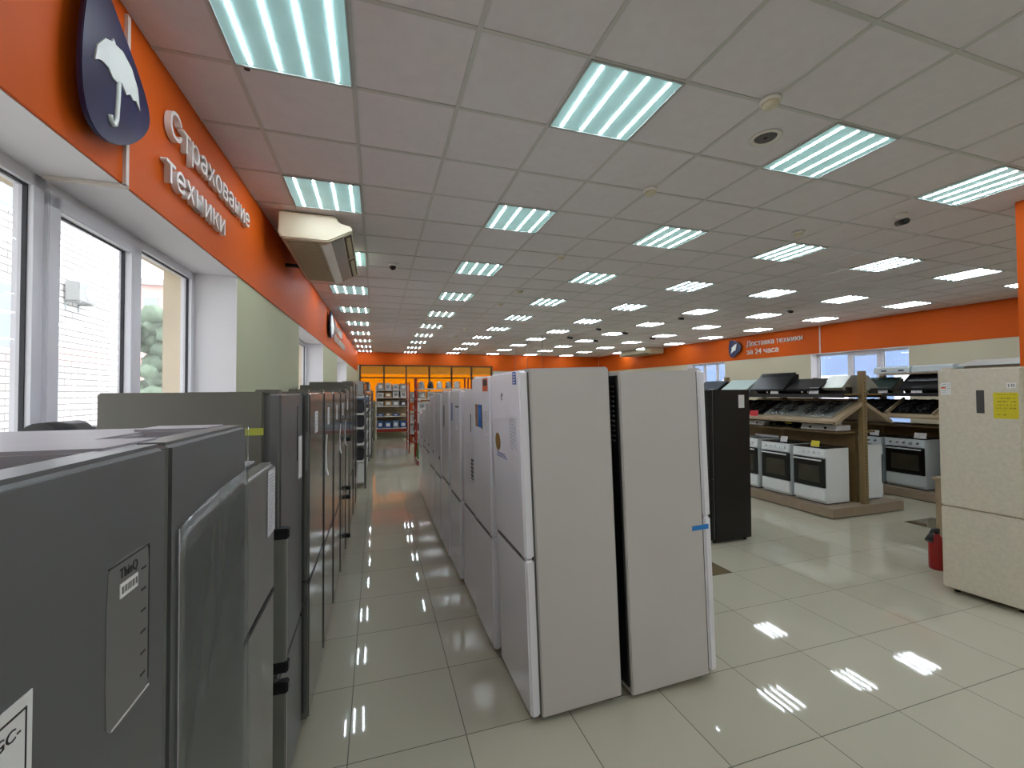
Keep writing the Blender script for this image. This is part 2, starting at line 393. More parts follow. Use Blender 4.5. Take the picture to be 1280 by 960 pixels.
# back wall with the blind-covered window strip
bw = MB(); bw.box(-1.4, -.635, YB, YB+.3, 0, 3.06); bw.box(5.07, 11.2, YB, YB+.3, 0, 3.06); bw.box(-.635, 5.07, YB, YB+.3, 0, 1.5)
bw.box(-1.4, 11.2, YB, YB+.3, 3.06, ZC)
struct(bw.build('wall_back', M['green']))
# orange fascia bands, flush on the wall heads
struct(box(0, .012, -5, 19.0, FZL-.002, ZC).build('trim_2', M['orange'], loc=LW, rotz=LR))
struct(box(-.012, 0, -5, 19.0, FZR-.002, ZC).build('trim_3', M['orange'], loc=RW, rotz=RR))
struct(MB().box(-.76, 5.09, YB-.012, YB, 3.06, ZC).box(5.09, 10.6, YB-.012, YB, 2.86, ZC).build('trim_4', M['orange']))
# orange square pillar at the right
struct(box(5.72, 6.14, 1.95, 2.37, 0, ZC, bevel=.004).build('pillar', M['orange']))

def lw(yl, zl, xl=0):            # local point on the left wall frame to world
    c, s = math.cos(LR), math.sin(LR); return (LW[0] + xl*c - yl*s, xl*s + yl*c, zl)
def rw(yl, zl, xl=0):
    c, s = math.cos(RR), math.sin(RR); return (RW[0] + xl*c - yl*s, xl*s + yl*c, zl)

def window(n, frame_loc, rotz, xin, y0, y1, z0, z1, mulls, side, sash=(), glass=True):
    """outer frame with mullions at xin (local), panes between; side=+1 when outside is +x"""
    root = bpy.data.objects.new('window_%d' % n, None); COL.objects.link(root); root.location = frame_loc; root.rotation_euler.z = rotz; struct(root)
    xa, xb = sorted((xin, xin + side*.07))
    f = MB(); t = .06
    f.box(xa, xb, y0, y1, z0, z0+t); f.box(xa, xb, y0, y1, z1-t, z1); f.box(xa, xb, y0, y0+t, z0, z1); f.box(xa, xb, y1-t, y1, z0, z1)
    for mu in mulls: f.box(xa, xb, mu-.035, mu+.035, z0, z1)
    struct(f.build('window_frame', M['pvc'], root))
    edges = [y0+t] + [v for mu in mulls for v in (mu-.035, mu+.035)] + [y1-t]
    for k in range(0, len(edges), 2):
        a, b, za, zb = edges[k], edges[k+1], z0+t, z1-t
        if k//2 in sash:
            s = MB(); xs = sorted((xin - side*.018, xin + side*.05))
            for q in ((a-.012, b+.012, za-.012, za+.06), (a-.012, b+.012, zb-.06, zb+.012), (a-.012, a+.062, za, zb), (b-.062, b+.012, za, zb)): s.box(*xs, *q, bevel=.004)
            struct(s.build('sash', M['pvc'], root)); a += .062; b -= .062; za += .06; zb -= .06
        e = MB(); xs = sorted((xin + side*.020, xin + side*.036)); d = .006
        for q in ((a, b, za, za+d), (a, b, zb-d, zb), (a, a+d, za, zb), (b-d, b, za, zb)): e.box(*xs, *q)
        struct(e.build('window_seal', M['seal'], root))
        struct(box(*sorted((xin + side*.028, xin + side*.034)), a, b, za, zb).build('pane', M['glass'], root))
    return root
LX = -.29
window(1, LW, LR, LX, 1.02, 3.94, 1.06, FZL, (2.37, 3.14), -1, sash=(1,))
window(2, LW, LR, LX, 6.5, 8.86, 1.06, FZL, (7.3, 8.1), -1)
window(3, LW, LR, LX, 11.25, 13.9, 1.06, FZL, (12.2, 13.0), -1)
window(7, LW, LR, LX, -3.4, -.9, 1.06, FZL, (-2.6, -1.7), -1)
window(4, RW, RR, .26, 6.54, 8.72, .99, FZR, (7.20, 7.92), 1, sash=(1,))
window(5, RW, RR, .26, 11.53, 13.2, .99, FZR, (12.1, 12.65), 1)
# white reveals, sills and the outer plaster of the openings
def reveals(n, loc, rotz, ops, side, x0, x1, fz):
    m = MB()
    for (a, b, za, zb) in ops:
        xs = sorted((x0, x1)); t = .006
        m.box(*xs, a, a+t, za, zb); m.box(*xs, b-t, b, za, zb); m.box(*xs, a, b, zb-t, zb)
        m.box(min(xs[0], xs[0] if side < 0 else xs[0]-.05), xs[1] if side > 0 else xs[1]+.05, a, b, za, za+.03)
    struct(m.build('trim_%d' % n, M['white_wall'], loc=loc, rotz=rotz))
reveals(5, LW, LR, WL, -1, LX, .0, FZL)
reveals(6, RW, RR, WR, 1, 0, .26, FZR)
m = MB()
for (a, b, za, zb) in WL:
    m.box(-.50, -.36, a-.3, a-.002, za, zb+.3); m.box(-.50, -.36, b+.002, b+.3, za, zb+.3); m.box(-.50, -.36, a-.3, b+.3, zb, zb+.3)
struct(m.build('trim_7', M['plaster_out'], loc=LW, rotz=LR))
# back window strip: dark mullions and roller blinds
root = bpy.data.objects.new('window_6', None); COL.objects.link(root); struct(root); root.location = (0, 0, 0)
xs = [-.635, .322, 1.244, 2.229, 3.211, 4.115, 5.06]
m = MB()
for x in xs: m.box(x-.03, x+.03, YB-.03, YB+.08, 1.5, 3.08)
for z in (1.53, 2.53, 3.05): m.box(-.66, 5.09, YB-.03, YB+.08, z-.025, z+.025)
struct(m.build('window_frame', M['mull'], root))
for k in range(6):
    a, b = xs[k]+.03, xs[k+1]-.03
    struct(box(a, b, YB+.02, YB+.026, 2.68, 3.03).build('roller_blind', M['blind_tan'], root))
    struct(box(a, b, YB+.03, YB+.036, 1.55, 2.68).build('roller_blind', M['blind_orange'], root))
    struct(box(a, b, YB+.06, YB+.066, 1.55, 3.03).build('pane', M['glass'], root))

# ------------------------------------------------------------------ outdoors
struct(box(-60, -1.9, -60, 80, -.6, -.5).build('ground', M['asphalt']))
struct(box(13.3, 60, -60, 80, -.6, -.5).build('ground', M['asphalt']))
b1 = thing('brick_building', 'white brick building across the yard, behind the near left window', 'building', (-9, 5, -.5))
w_ = MB(); w_.box(-8, 0, -22, 14.6, 0, 16); w_.build('facade', M['brick'], b1)
for (y, z) in ((9.3, 4.4), (9.3, 8), (3, 4.4), (3, 8), (-3, 4.4)):
    f = box(-.05, .03, y-.45, y+.45, z-.9, z+.9).build('window_frame', M['pvc'], b1)
    box(.0, .04, y-.37, y+.37, z-.8, z+.8).build('pane', M['win_dark'], f)
a1 = thing('outdoor_air_conditioner', 'small outdoor condenser unit mounted on the white brick building', 'air conditioner', (-9, 16.75, 4.98))
box(.05, .4, -.42, .42, -.25, .35, bevel=.02).build('casing', M['box_grey'], a1)
MB().cyl((.4, .08, .05), (.41, .08, .05), .22, n=24).build('fan_grille', M['lamp_frame'], a1)
mb = MB()
for s in (-.3, .3): mb.box(0, .38, s-.02, s+.02, -.29, -.25); mb.box(0, .03, s-.02, s+.02, -.5, -.25)
mb.build('bracket', M['lamp_frame'], a1)
b2 = thing('apartment_block', 'distant reddish apartment block seen through the right window sash', 'building', (-20, 50, -.5))
box(-10, 6, 0, 10, 0, 13).build('facade', M['brick_red'], b2)
box(-10.4, 6.4, -.4, 10.4, 13, 13.6).build('roof', M['asphalt'], b2)
for i in range(6):
    for k in range(4):
        box(-8.6+i*2.4, -7.4+i*2.4, -.06, .05, 1.5+k*2.9, 3.1+k*2.9).build('window', M['win_dark'], b2)
t1 = thing('street_tree', 'leafy tree in the yard seen through the right window sash', 'tree', (-13.2, 33, -.5))
MB().cyl((0, 0, 0), (0, 0, 5), .22, .12).build('trunk', M['bark'], t1)
mb = MB()
for k in range(60):
    a, r, z = random.uniform(0, 6.28), random.uniform(0, 2.0), random.uniform(2.2, 7.5)
    mb.ico((r*math.cos(a), r*math.sin(a), z), random.uniform(.35, .8), 2, .8, .22)
mb.build('crown', M['leaf'], t1)
b3 = thing('office_building', 'bluish building outside the right wall windows', 'building', (24, 14, -.5))
box(0, 8, -18, 22, 0, 11).build('facade', M['blue_facade'], b3)
for i in range(10):
    for k in range(3): box(-.05, .05, -16+i*3.6, -14.2+i*3.6, 1.4+k*3.2, 3.2+k*3.2).build('window', M['pvc'], b3)

# ------------------------------------------------------------------ ceiling lights
def make_light():
    t = thing('ceiling_light', '', 'ceiling light', (0, 0, ZC))
    f = MB(); h = .298
    f.box(-h, h, -h, -h+.012, -.012, -.0005); f.box(-h, h, h-.012, h, -.012, -.0005); f.box(-h, -h+.012, -h, h, -.012, -.0005); f.box(h-.012, h, -h, h, -.012, -.0005)
    f.build('frame', M['lamp_frame'], t)
    box(-.286, .286, -.286, .286, -.006, -.0005).build('diffuser', M['diff'], t)
    for k in range(4):
        x = -.215 + k*.1433
        box(x-.0072, x+.0072, -.27, .27, -.0095, -.0062).build('led_strip', M['led'], t)
    return t
L0 = make_light(); first = True
GRP = 'square ceiling lights with four strips'
SIDE = ['along the left wall', 'second column from the left wall', 'third column from the left wall', 'fourth column from the left wall',
        'fifth column from the left wall', 'sixth column from the left wall', 'outermost column by the right wall']
for c in range(7):
    n = 0
    for r in range(-3, 10):
        x, y = GX + .3 + 1.8*c, GY - .3 + 1.8*r
        if x + .34 > 12.03 - .078*y or y + .3 > YB - .05: continue
        vis = in_view((x, y, ZC))
        if vis:
            lb = 'square four-strip ceiling light, %s counting away from the camera, %s' % (ORD[n], SIDE[c]); n += 1; gr = GRP
        else:
            lb = 'square four-strip ceiling light over the shop floor behind the camera'; gr = 'ceiling lights behind the camera'
        if first: o = L0; o.location = (x, y, ZC); o['label'] = lb; o['group'] = gr; first = False
        else: o = dup(L0, (x, y, ZC), 0, lb, gr)

# ------------------------------------------------------------------ ceiling and wall fittings
def detector(label, x, y, group=None):
    t = thing('smoke_detector', label, 'smoke detector', (x, y, ZC), 0, 'smoke detectors on the ceiling')
    MB().lathe([(.02, -.006), (.062, -.006), (.06, -.02), (.05, -.026), (.02, -.026)]).build('mounting_base', M['white_plastic'], t)
    MB().lathe([(.02, -.026), (.046, -.026), (.044, -.04), (.032, -.052), (.01, -.054)]).build('sensor_head', M['cream'], t)
DT = [(2.269, 1.956), (2.271, 3.146), (4.447, 3.516), (2.265, 5.027), (2.352, 6.923), (2.326, 8.018), (2.326, 11.47), (2.311, 13.0)]
DL = ['white smoke detector at the tile corner beside the round ceiling speaker', 'white smoke detector on the ceiling, second out from the speaker',
      'pinkish smoke detector alone right of the third light column', 'small white smoke detector, third out from the speaker', 'small white smoke detector, fourth out from the speaker',
      'tiny smoke detector, fifth out from the speaker', 'tiny far smoke detector, sixth out from the speaker', 'tiny far smoke detector, last one before the back wall']
for (x, y), l in zip(DT, DL): detector(l, x, y)
t = thing('ceiling_speaker', 'round white recessed ceiling speaker with grey centre', 'speaker', (2.573, 2.261, ZC))
MB().lathe([(.06, -.004), (.1, -.004), (.098, -.014), (.075, -.012), (.07, -.005)], 32).build('rim', M['white_plastic'], t)
MB().lathe([(.01, -.005), (.07, -.005), (.066, -.009), (.01, -.01)], 32).build('grille', M['gasket'], t)
MB().lathe([(.004, -.009), (.014, -.009), (.012, -.014), (.004, -.015)], 16).build('dust_cap', M['dark'], t)
tag(MB().lathe([(.004, -.002), (.016, -.002), (.015, -.008), (.004, -.008)], 16, (0, 0, 0)).build('cable_gland', M['dark'], loc=(-.665, 2.60, ZC)), 'small dark cable hole cap beside the nearest light', 'cable cap')
def dome(label, x, y):
    t = thing('dome_camera', label, 'camera', (x, y, ZC))
    MB().lathe([(.02, -.004), (.062, -.004), (.06, -.035), (.03, -.04)], 24).build('housing', M['white_plastic'], t)
    MB().lathe([(.045, -.038), (.044, -.055), (.032, -.075), (.01, -.086), (.002, -.087)], 20).build('dome', M['black'], t)
dome('white dome camera with black bubble on the ceiling right of the air conditioner', .216, 5.987)
def bullet(label, x, y, rz):
    t = thing('bullet_camera', label, 'camera', (x, y, ZC), rz, 'security cameras on the ceiling')
    MB().lathe([(.01, -.004), (.05, -.004), (.048, -.024), (.012, -.028), (.012, -.05), (.004, -.05)], 16).build('mount', M['white_plastic'], t)
    MB().cyl((-.07, 0, -.07), (.08, 0, -.1), .03).build('body', M['dark'], t)
    MB().cyl((.08, 0, -.1), (.092, 0, -.1024), .026).build('lens', M['black'], t)
BC = [(5.001, 2.863, 'black bullet camera on the ceiling between the near right lights'), (8.32, 6.81, 'dark bullet camera on the ceiling above the cooker aisle'),
      (6.651, 8.145, 'dark bullet camera near the middle of the hall ceiling'), (5.637, 10.13, 'dark bullet camera left of the fourth light column, nearer one'),
      (8.231, 11.418, 'dark bullet camera close to the right wall air conditioner'), (6.729, 10.586, 'dark bullet camera beside a far light, middle of ceiling'),
      (5.642, 11.919, 'small dark bullet camera left of the fourth light column, farther one'), (6.784, 12.409, 'farthest small bullet camera in the row toward the back')]
for i, (x, y, l) in enumerate(BC): bullet(l, x, y, -2.2 + i*.25)

# ceiling-hung air conditioner by the left wall
ac = thing('air_conditioner', 'cream ceiling-hung air conditioner beside the orange band', 'air conditioner', (-.885, 4.51, 3.34))
PR = [(0, .255), (.50, .255), (.535, .19), (.60, .175), (.645, .165), (.655, .145), (.65, .115), (.44, .0), (.03, 0), (0, .03)]
MB().prism(PR, 'y', .035, 1.6, .004).build('housing', M['cream'], ac)
MB().prism([(x*1.008-.002, z*1.01-.002) for x, z in PR[:2]] + [(.537, .19), (.604, .176), (.652, .164), (.662, .142), (.655, .112), (.44, -.006), (.025, -.006), (-.006, .03)], 'y', 0, .045, .012).build('end_cap', M['cream'], ac)
MB().prism([(x*1.008-.002, z*1.01-.002) for x, z in PR[:2]] + [(.537, .19), (.604, .176), (.652, .164), (.662, .142), (.655, .112), (.44, -.006), (.025, -.006), (-.006, .03)], 'y', 1.59, 1.635, .012).build('end_cap', M['cream'], ac)
gr = MB()
for k in range(30): gr.box(.05, .34, .09+k*.05, .125+k*.05, -.01, .004)
gr.build('intake_grille', M['cream2'], ac)
nrm = Vector((.115, -.21)).normalized()
def slope_box(m_, s0, s1, y0, y1, th):
    ax, az = .44, 0; bx, bz = .65, .115
    pts = [(ax+(bx-ax)*s0, az+(bz-az)*s0), (ax+(bx-ax)*s1, az+(bz-az)*s1)]
    pts += [(pts[1][0]+nrm.x*th, pts[1][1]+nrm.y*th), (pts[0][0]+nrm.x*th, pts[0][1]+nrm.y*th)]
    m_.prism(pts, 'y', y0, y1)
p = MB(); slope_box(p, -.32, .08, .06, 1.58, .012); p.build('intake_edge', M['white_plastic'], ac)
p = MB(); slope_box(p, .08, .6, .06, 1.58, .01); p.build('front_panel', M['grey_gloss'], ac)
for (a, b) in ((.08, .80), (.85, 1.57)):
    p = MB(); slope_box(p, .64, .98, a, b, .004); o = p.build('air_outlet', M['dark'], ac)
    p = MB(); slope_box(p, .72, .9, a+.03, b-.03, .012); p.build('louver', M['cream2'], o)
tag(MB().cyl((-1.045, 5.6, 3.37), (-.87, 5.6, 3.37), .022).build('drain_pipe', M['dark']), 'short dark pipe from air conditioner to orange wall', 'pipe')
# second unit high on the right wall
p0 = rw(15.0, 0)
ac2 = thing('air_conditioner', 'small white air conditioner far off at the right wall corner', 'air conditioner', (p0[0]-.75, 14.2, 3.37), RR)
MB().prism([(0, .0), (.1, -.01), (.68, 0), (.7, .05), (.7, .23), (.12, .23), (.0, .12)], 'y', 0, 1.9, .01).build('housing', M['cream'], ac2)
MB().prism([(-.012, .01), (.09, -.018), (.09, -.008), (0, .02)], 'y', .1, 1.8).build('air_outlet', M['dark'], ac2)
box(.15, .6, .1, 1.8, -.012, .003).build('intake_grille', M['cream2'], ac2)

# cable channels
t = thing('cable_channel', 'white cable channel running behind the umbrella sign and over the window head', 'cable channel')
q0, q1 = lw(2.36, FZL, .012), lw(2.36, ZC, .012)
box(q0[0], q0[0]+.014, q0[1]-.012, q0[1]+.012, FZL-.014, ZC-.03).build('wall_run', M['conduit'], t)
box(q0[0]-.28, q0[0]+.014, q0[1]-.012, q0[1]+.012, FZL-.022, FZL-.008).build('soffit_run', M['conduit'], t)
q = rw(8.46, 0, -.012)
tag(box(-.014, 0, -.014, .014, FZR, ZC-.002).build('cable_channel', M['conduit'], loc=(q[0], q[1], 0), rotz=RR), 'thin white cable channel on the right orange band', 'cable channel')

# ------------------------------------------------------------------ lettering
def text_mesh(s, size, ext):
    c = bpy.data.curves.new('txt', 'FONT'); c.body = s; c.size = size; c.extrude = ext; c.resolution_u = 3
    o = bpy.data.objects.new('txt', c); COL.objects.link(o)
    dg = bpy.context.evaluated_depsgraph_get(); dg.update()
    me = bpy.data.meshes.new_from_object(o.evaluated_get(dg)); bpy.data.objects.remove(o); bpy.data.curves.remove(c)
    return me
def mesh_span(me):
    xs = [v.co.x for v in me.vertices]; return (min(xs), max(xs)) if xs else (0, 0)
def adv(s):                      # advance of a string at size 1
    a = text_mesh('I'+s+'I', 1, 0); b = text_mesh('II', 1, 0)
    sa, sb = mesh_span(a), mesh_span(b); bpy.data.meshes.remove(a); bpy.data.meshes.remove(b)
    return (sa[1]-sa[0]) - (sb[1]-sb[0])
def letters(parent, s, width, height, ext, origin, right, mtl, name='letter'):
    """one mesh per letter, standing in the plane (right, Z); letters are scaled to the given run and height"""
    total = adv(s); cap = text_mesh('Н', 1, 0); ch = max(v.co.y for v in cap.vertices); bpy.data.meshes.remove(cap)
    sx, sy = width/total, height/ch
    right = Vector(right); up = Vector((0, 0, 1)); n = right.cross(up); x = 0
    for i, c in enumerate(s):
        if c != ' ':
            me = text_mesh(c, 1, .5)
            for v in me.vertices:
                p = Vector(origin) + right*((x+v.co.x)*sx) + up*(v.co.y*sy) + n*((v.co.z+.5)*ext)
                v.co = p
            me.materials.append(mtl); me.name = name
            o = bpy.data.objects.new(name, me); COL.objects.link(o); o.parent = parent
        x += adv(c)
def small_text(parent, s, width, height, origin, right, mtl, name='printed_text'):
    me = text_mesh(s, 1, .5); a, b = mesh_span(me); ch = max(v.co.y for v in me.vertices)
    right = Vector(right); up = Vector((0, 0, 1)); n = right.cross(up)
    for v in me.vertices:
        v.co = Vector(origin) + right*((v.co.x-a)*width/(b-a)) + up*(v.co.y*height/ch) + n*((v.co.z+.5)*.0006)
    me.materials.append(mtl); me.name = name
    o = bpy.data.objects.new(name, me); COL.objects.link(o); o.parent = parent
    return o
ly = Vector((math.sin(-LR), math.cos(LR), 0))
t = thing('wall_lettering', 'raised white letters of two words on the orange band beside the umbrella sign', 'lettering', (0, 0, 0))
letters(t, 'Страхование', 1.40, .150, .03, lw(2.685, 3.235, .02), ly, M['letter'])
letters(t, 'техники', .87, .150, .03, lw(2.66, 2.975, .02), ly, M['letter'])

def chaikin(P, n=3):
    for _ in range(n):
        Q = []
        for a, b in zip(P, P[1:]+P[:1]):
            Q += [(a[0]*.75+b[0]*.25, a[1]*.75+b[1]*.25), (a[0]*.25+b[0]*.75, a[1]*.25+b[1]*.75)]
        P = Q
    return P
lx = lambda y: -1.1516 + .0215*y
t = thing('umbrella_sign', 'dark blue rounded sign with a white umbrella on the orange band', 'sign')
PAN = [(2.10, 3.53), (2.055, 3.42), (2.03, 3.24), (2.025, 3.10), (2.04, 2.99), (2.09, 2.915), (2.174, 2.895), (2.29, 2.935), (2.41, 3.01), (2.52, 3.12), (2.555, 3.205), (2.52, 3.29), (2.42, 3.38), (2.29, 3.47), (2.19, 3.545), (2.13, 3.56)]
KS = lambda P: [(a*.965, 1.84+(b-1.84)*.965) for a, b in P]
xf = lx(2.3)+.05
MB().prism(chaikin(KS(PAN), 2), 'x', xf, xf+.018, .003).build('panel', M['navy'], t)
MB().box(lx(2.3)+.01, xf, 2.06, 2.2, 3.05, 3.2).build('standoff', M['dark'], t)
CAN = [(2.099, 3.18), (2.112, 3.25), (2.165, 3.318), (2.21, 3.34), (2.222, 3.362), (2.236, 3.346), (2.29, 3.358), (2.363, 3.335), (2.415, 3.28), (2.438, 3.185), (2.405, 3.212), (2.377, 3.198), (2.352, 3.21), (2.325, 3.187), (2.286, 3.215), (2.262, 3.195), (2.22, 3.189), (2.19, 3.212), (2.15, 3.209), (2.125, 3.2)]
em = MB().prism(KS(CAN), 'x', xf+.018, xf+.024).build('umbrella_canopy', M['sign_white'], t)
HD = [(2.266, 3.202), (2.261, 3.121), (2.253, 3.034), (2.243, 3.003), (2.228, 2.994), (2.213, 3.003), (2.206, 3.023)]
MB().tube([(xf+.021, a, b) for a, b in KS(HD)], .010).build('umbrella_handle', M['sign_white'], t)

# far sign on the left band (its print is too small to read)
t = thing('wall_sign', 'small dark emblem sign with a pale face farther along the left orange band', 'sign')
xf = lx(9.6)+.05
P2 = [(9.30, 3.52), (9.24, 3.3), (9.25, 3.05), (9.5, 2.97), (10.0, 3.15), (10.1, 3.28), (9.95, 3.4), (9.5, 3.54)]
MB().prism(chaikin(P2, 2), 'x', xf, xf+.03).build('panel', M['navy'], t)
MB().prism(chaikin([(a*.72+9.62*.28, b*.72+3.26*.28) for a, b in P2], 2), 'x', xf+.03, xf+.036).build('emblem', M['sign_white'], t)
MB().box(lx(9.6)+.01, xf, 9.5, 9.8, 3.15, 3.35).build('standoff', M['dark'], t)
t = thing('wall_lettering', 'two rows of tiny raised white letters after the far emblem sign', 'lettering')
random.seed(9)
for (z, y0, n) in ((3.28, 10.45, 6), (3.05, 10.45, 9)):
    for k in range(n):
        y = y0 + k*.27; h = .15 if k else .19
        x = lx(y)+.02
        mb = MB(); mb.box(x, x+.03, y, y+.05, z, z+h); mb.box(x, x+.03, y+.13, y+.18, z, z+h*.85)
        mb.box(x, x+.03, y, y+.18, z+h*(.35 if k % 2 else .7), z+h*(.35 if k % 2 else .7)+.045)
        mb.build('letter', M['letter'], t)

# right wall sign
ry = Vector((math.sin(RR), -math.cos(RR), 0))
rx = lambda y: 12.03 - .078*y
t = thing('wall_lettering', 'white lettering of two rows on the right orange band beside the rocket sign', 'lettering')
letters(t, 'Доставка техники', 1.78, .165, .025, rw(10.68, 3.27, -.018), ry, M['letter'])
letters(t, 'за 24 часа', 1.07, .165, .025, rw(10.68, 3.01, -.018), ry, M['letter'])
t = thing('rocket_sign', 'dark blue rounded sign with a white rocket on the right orange band', 'sign')
KY = lambda y: 11.27 + (y - 11.38)*.93
P3 = [(11.36, 3.50), (11.40, 3.25), (11.37, 3.02), (11.25, 2.95), (11.15, 2.97), (10.93, 3.11), (10.82, 3.24), (10.93, 3.40), (11.14, 3.50), (11.26, 3.53)]
xa = rx(11.25)
MB().prism(chaikin([(KY(a), b) for a, b in P3], 2), 'x', xa-.07, xa-.045).build('panel', M['navy'], t)
RK = [(11.29, 3.07), (11.27, 3.17), (11.24, 3.21), (11.25, 3.27), (11.19, 3.31), (11.10, 3.37), (11.03, 3.385), (11.045, 3.30), (11.07, 3.22), (11.10, 3.16), (11.15, 3.18), (11.19, 3.14), (11.24, 3.12)]
MB().prism([(KY(a), b) for a, b in RK], 'x', xa-.078, xa-.07).build('rocket_emblem', M['sign_white'], t)
MB().box(xa-.045, xa-.01, KY(11.2), KY(11.0), 3.15, 3.3).build('standoff', M['dark'], t)

# ------------------------------------------------------------------ refrigerators
def sheet(parent, name, x, y0, y1, z0, z1, m, label=None, th=.0015):
    o = box(x, x+th, y0, y1, z0, z1).build(name, m, parent)
    if label: o['label'] = label
    return o
def fridge(label, x, y, rotz, w, d, h, split, body, door, group, handle='recess', lean=0, top=None, gap=.006, back=False, name='refrigerator', dt=.055):
    """local frame: front face at +x, width along y, base at z=0"""
    t = thing(name, label, 'refrigerator', (x, y, 0), rotz, group)
    xb, xf = -d/2, d/2-dt-.012
    z0 = .035
    m = MB(); m.box(xb, xf, -w/2, w/2, z0, h, bevel=.006); m.build('cabinet', body, t)
    box(xf-.002, d/2-dt+.002, -w/2+.012, w/2-.012, z0+.02, h-.012).build('gasket', M['gasket'], t)
    lo = MB().box(d/2-dt, d/2, -w/2, w/2, z0+.012, split-gap/2, bevel=.011, seg=3).build('lower_door', door, t)
    up = MB().box(d/2-dt, d/2, -w/2, w/2, split+gap/2, h-.002, bevel=.011, seg=3).build('upper_door', door, t)
    for sx in (xb+.05, d/2-.1):
        for sy in (-w/2+.06, w/2-.06): MB().cyl((sx, sy, 0), (sx, sy, z0+.005), .02, n=12).build('foot', M['dark'], t)
    box(d/2-dt-.05, d/2-.012, -w/2+.03, -w/2+.09, h-.004, h+.012, bevel=.003).build('hinge_cover', body, t)
    if top: box(xb+.01, xf+.002, -w/2+.004, w/2-.004, h-.002, h+.006, bevel=.003).build('top_cover', top, t)
    if handle == 'recess':
        # grip scoops cut as dark arcs along the joint of the two doors
        mb = MB(); pts = [(-w/2+.02, split-.004), (w/2-.02, split-.004), (w/2-.12, split+.012), (-w/2+.12, split+.012)]
        mb.prism(pts, 'x', d/2-.004, d/2+.0012); mb.build('grip_recess', M['gasket'], up)
    elif handle == 'bar':
        for (a, b) in ((split+.03, split+.64), (split-.52, split-.03)):
            hb = MB().box(d/2+.025, d/2+.045, -w/2+.03, -w/2+.075, a, b, bevel=.005).build('handle', M['chrome'], t)
            for z in (a, b-.045): MB().box(d/2-.002, d/2+.048, -w/2+.026, -w/2+.08, z, z+.045, bevel=.004).build('handle_bracket', M['dark'], hb)
    elif handle == 'edge':
        for (a, b) in ((split+.03, split+.61), (split-.52, split-.03)):
            hb = MB().box(d/2-.030, d/2+.026, -w/2-.010, -w/2+.022, a, b, bevel=.005).build('handle', M['hood_silver'], t)
            for z in (a-.01, b-.035): MB().box(d/2-.040, d/2+.034, -w/2-.016, -w/2+.028, z, z+.045, bevel=.005).build('handle_bracket', M['dark'], hb)
    elif handle == 'side':
        for (a, b) in ((split+.16, split+.44), (split-.32, split-.03)):
            hb = MB().box(d/2-.001, d/2+.006, -w/2+.02, -w/2+.075, a, b, bevel=.002).build('grip_recess', M['gasket'], t)
    elif handle == 'arc':
        mb = MB(); n = 10
        pts = [(-w/2+.004 + (w-.008)*k/n, split-.004 + .022*math.sin(PI*min(1, k/n*.9))**2*(k/n)) for k in range(n+1)]
        pts2 = [(a, split-.010) for k, (a, b) in enumerate(pts)][::-1]
        mb.prism(pts+pts2, 'x', d/2-.004, d/2+.0012); mb.build('grip_recess', M['dark'], up)
    if back:
        bk = box(xb-.012, xb+.002, -w/2+.02, w/2-.02, .08, h-.02).build('back_panel', M['dark'], t)
        mb = MB()
        for k in range(12): mb.box(xb-.022, xb-.010, -w/2+.05, w/2-.05, h-.42+k*.03, h-.412+k*.03)
        mb.build('condenser_grille', M['gasket'], bk)
    if lean: t.rotation_euler = (0, lean, rotz) if abs(rotz) < .01 else (0, lean, rotz)
    return t, up, lo

def frontx(y): return -.36 + .008*(y-2)
GL = 'grey refrigerators in a row under the left windows'
# --- side-by-side one nearest the camera
Y0, Y1, YS = .445, 1.347, .884
XF = -.34; D1 = .68; H1 = 1.758; CYL = (Y0+Y1)/2
t = thing('side_by_side_refrigerator', 'dark grey two-door refrigerator nearest the camera, wrapped in clear film', 'refrigerator', (XF-D1/2, CYL, 0), 0, GL)
xf = D1/2; a, b, s = Y0-CYL, Y1-CYL, YS-CYL
MB().box(-xf, xf-.085, a, b, .04, H1-.028, bevel=.006).build('cabinet', M['grey_side'], t)
box(xf-.09, xf-.066, a+.012, b-.012, .06, H1-.03).build('gasket', M['gasket'], t)
d1 = MB().box(xf-.07, xf, a, s-.004, .05, H1, bevel=.010, seg=3).build('freezer_door', M['grey_door2'], t)
d2 = MB().box(xf-.07, xf, s+.004, b, .05, H1, bevel=.010, seg=3).build('fridge_door', M['grey_door2'], t)
box(-xf+.02, xf-.17, a+.01, b-.01, H1-.03, H1-.002, bevel=.006).build('top_cover', M['grey_top'], t)
for (u, v) in ((a+.01, a+.14), (b-.14, b-.01), (s-.09, s+.09)):
    box(xf-.2, xf-.045, u, v, H1-.028, H1+.003, bevel=.006).build('hinge_cover', M['grey_top'], t)
for sx in (-xf+.06, xf-.14):
    for sy in (a+.08, b-.08): MB().cyl((sx, sy, 0), (sx, sy, .045), .025).build('foot', M['dark'], t)
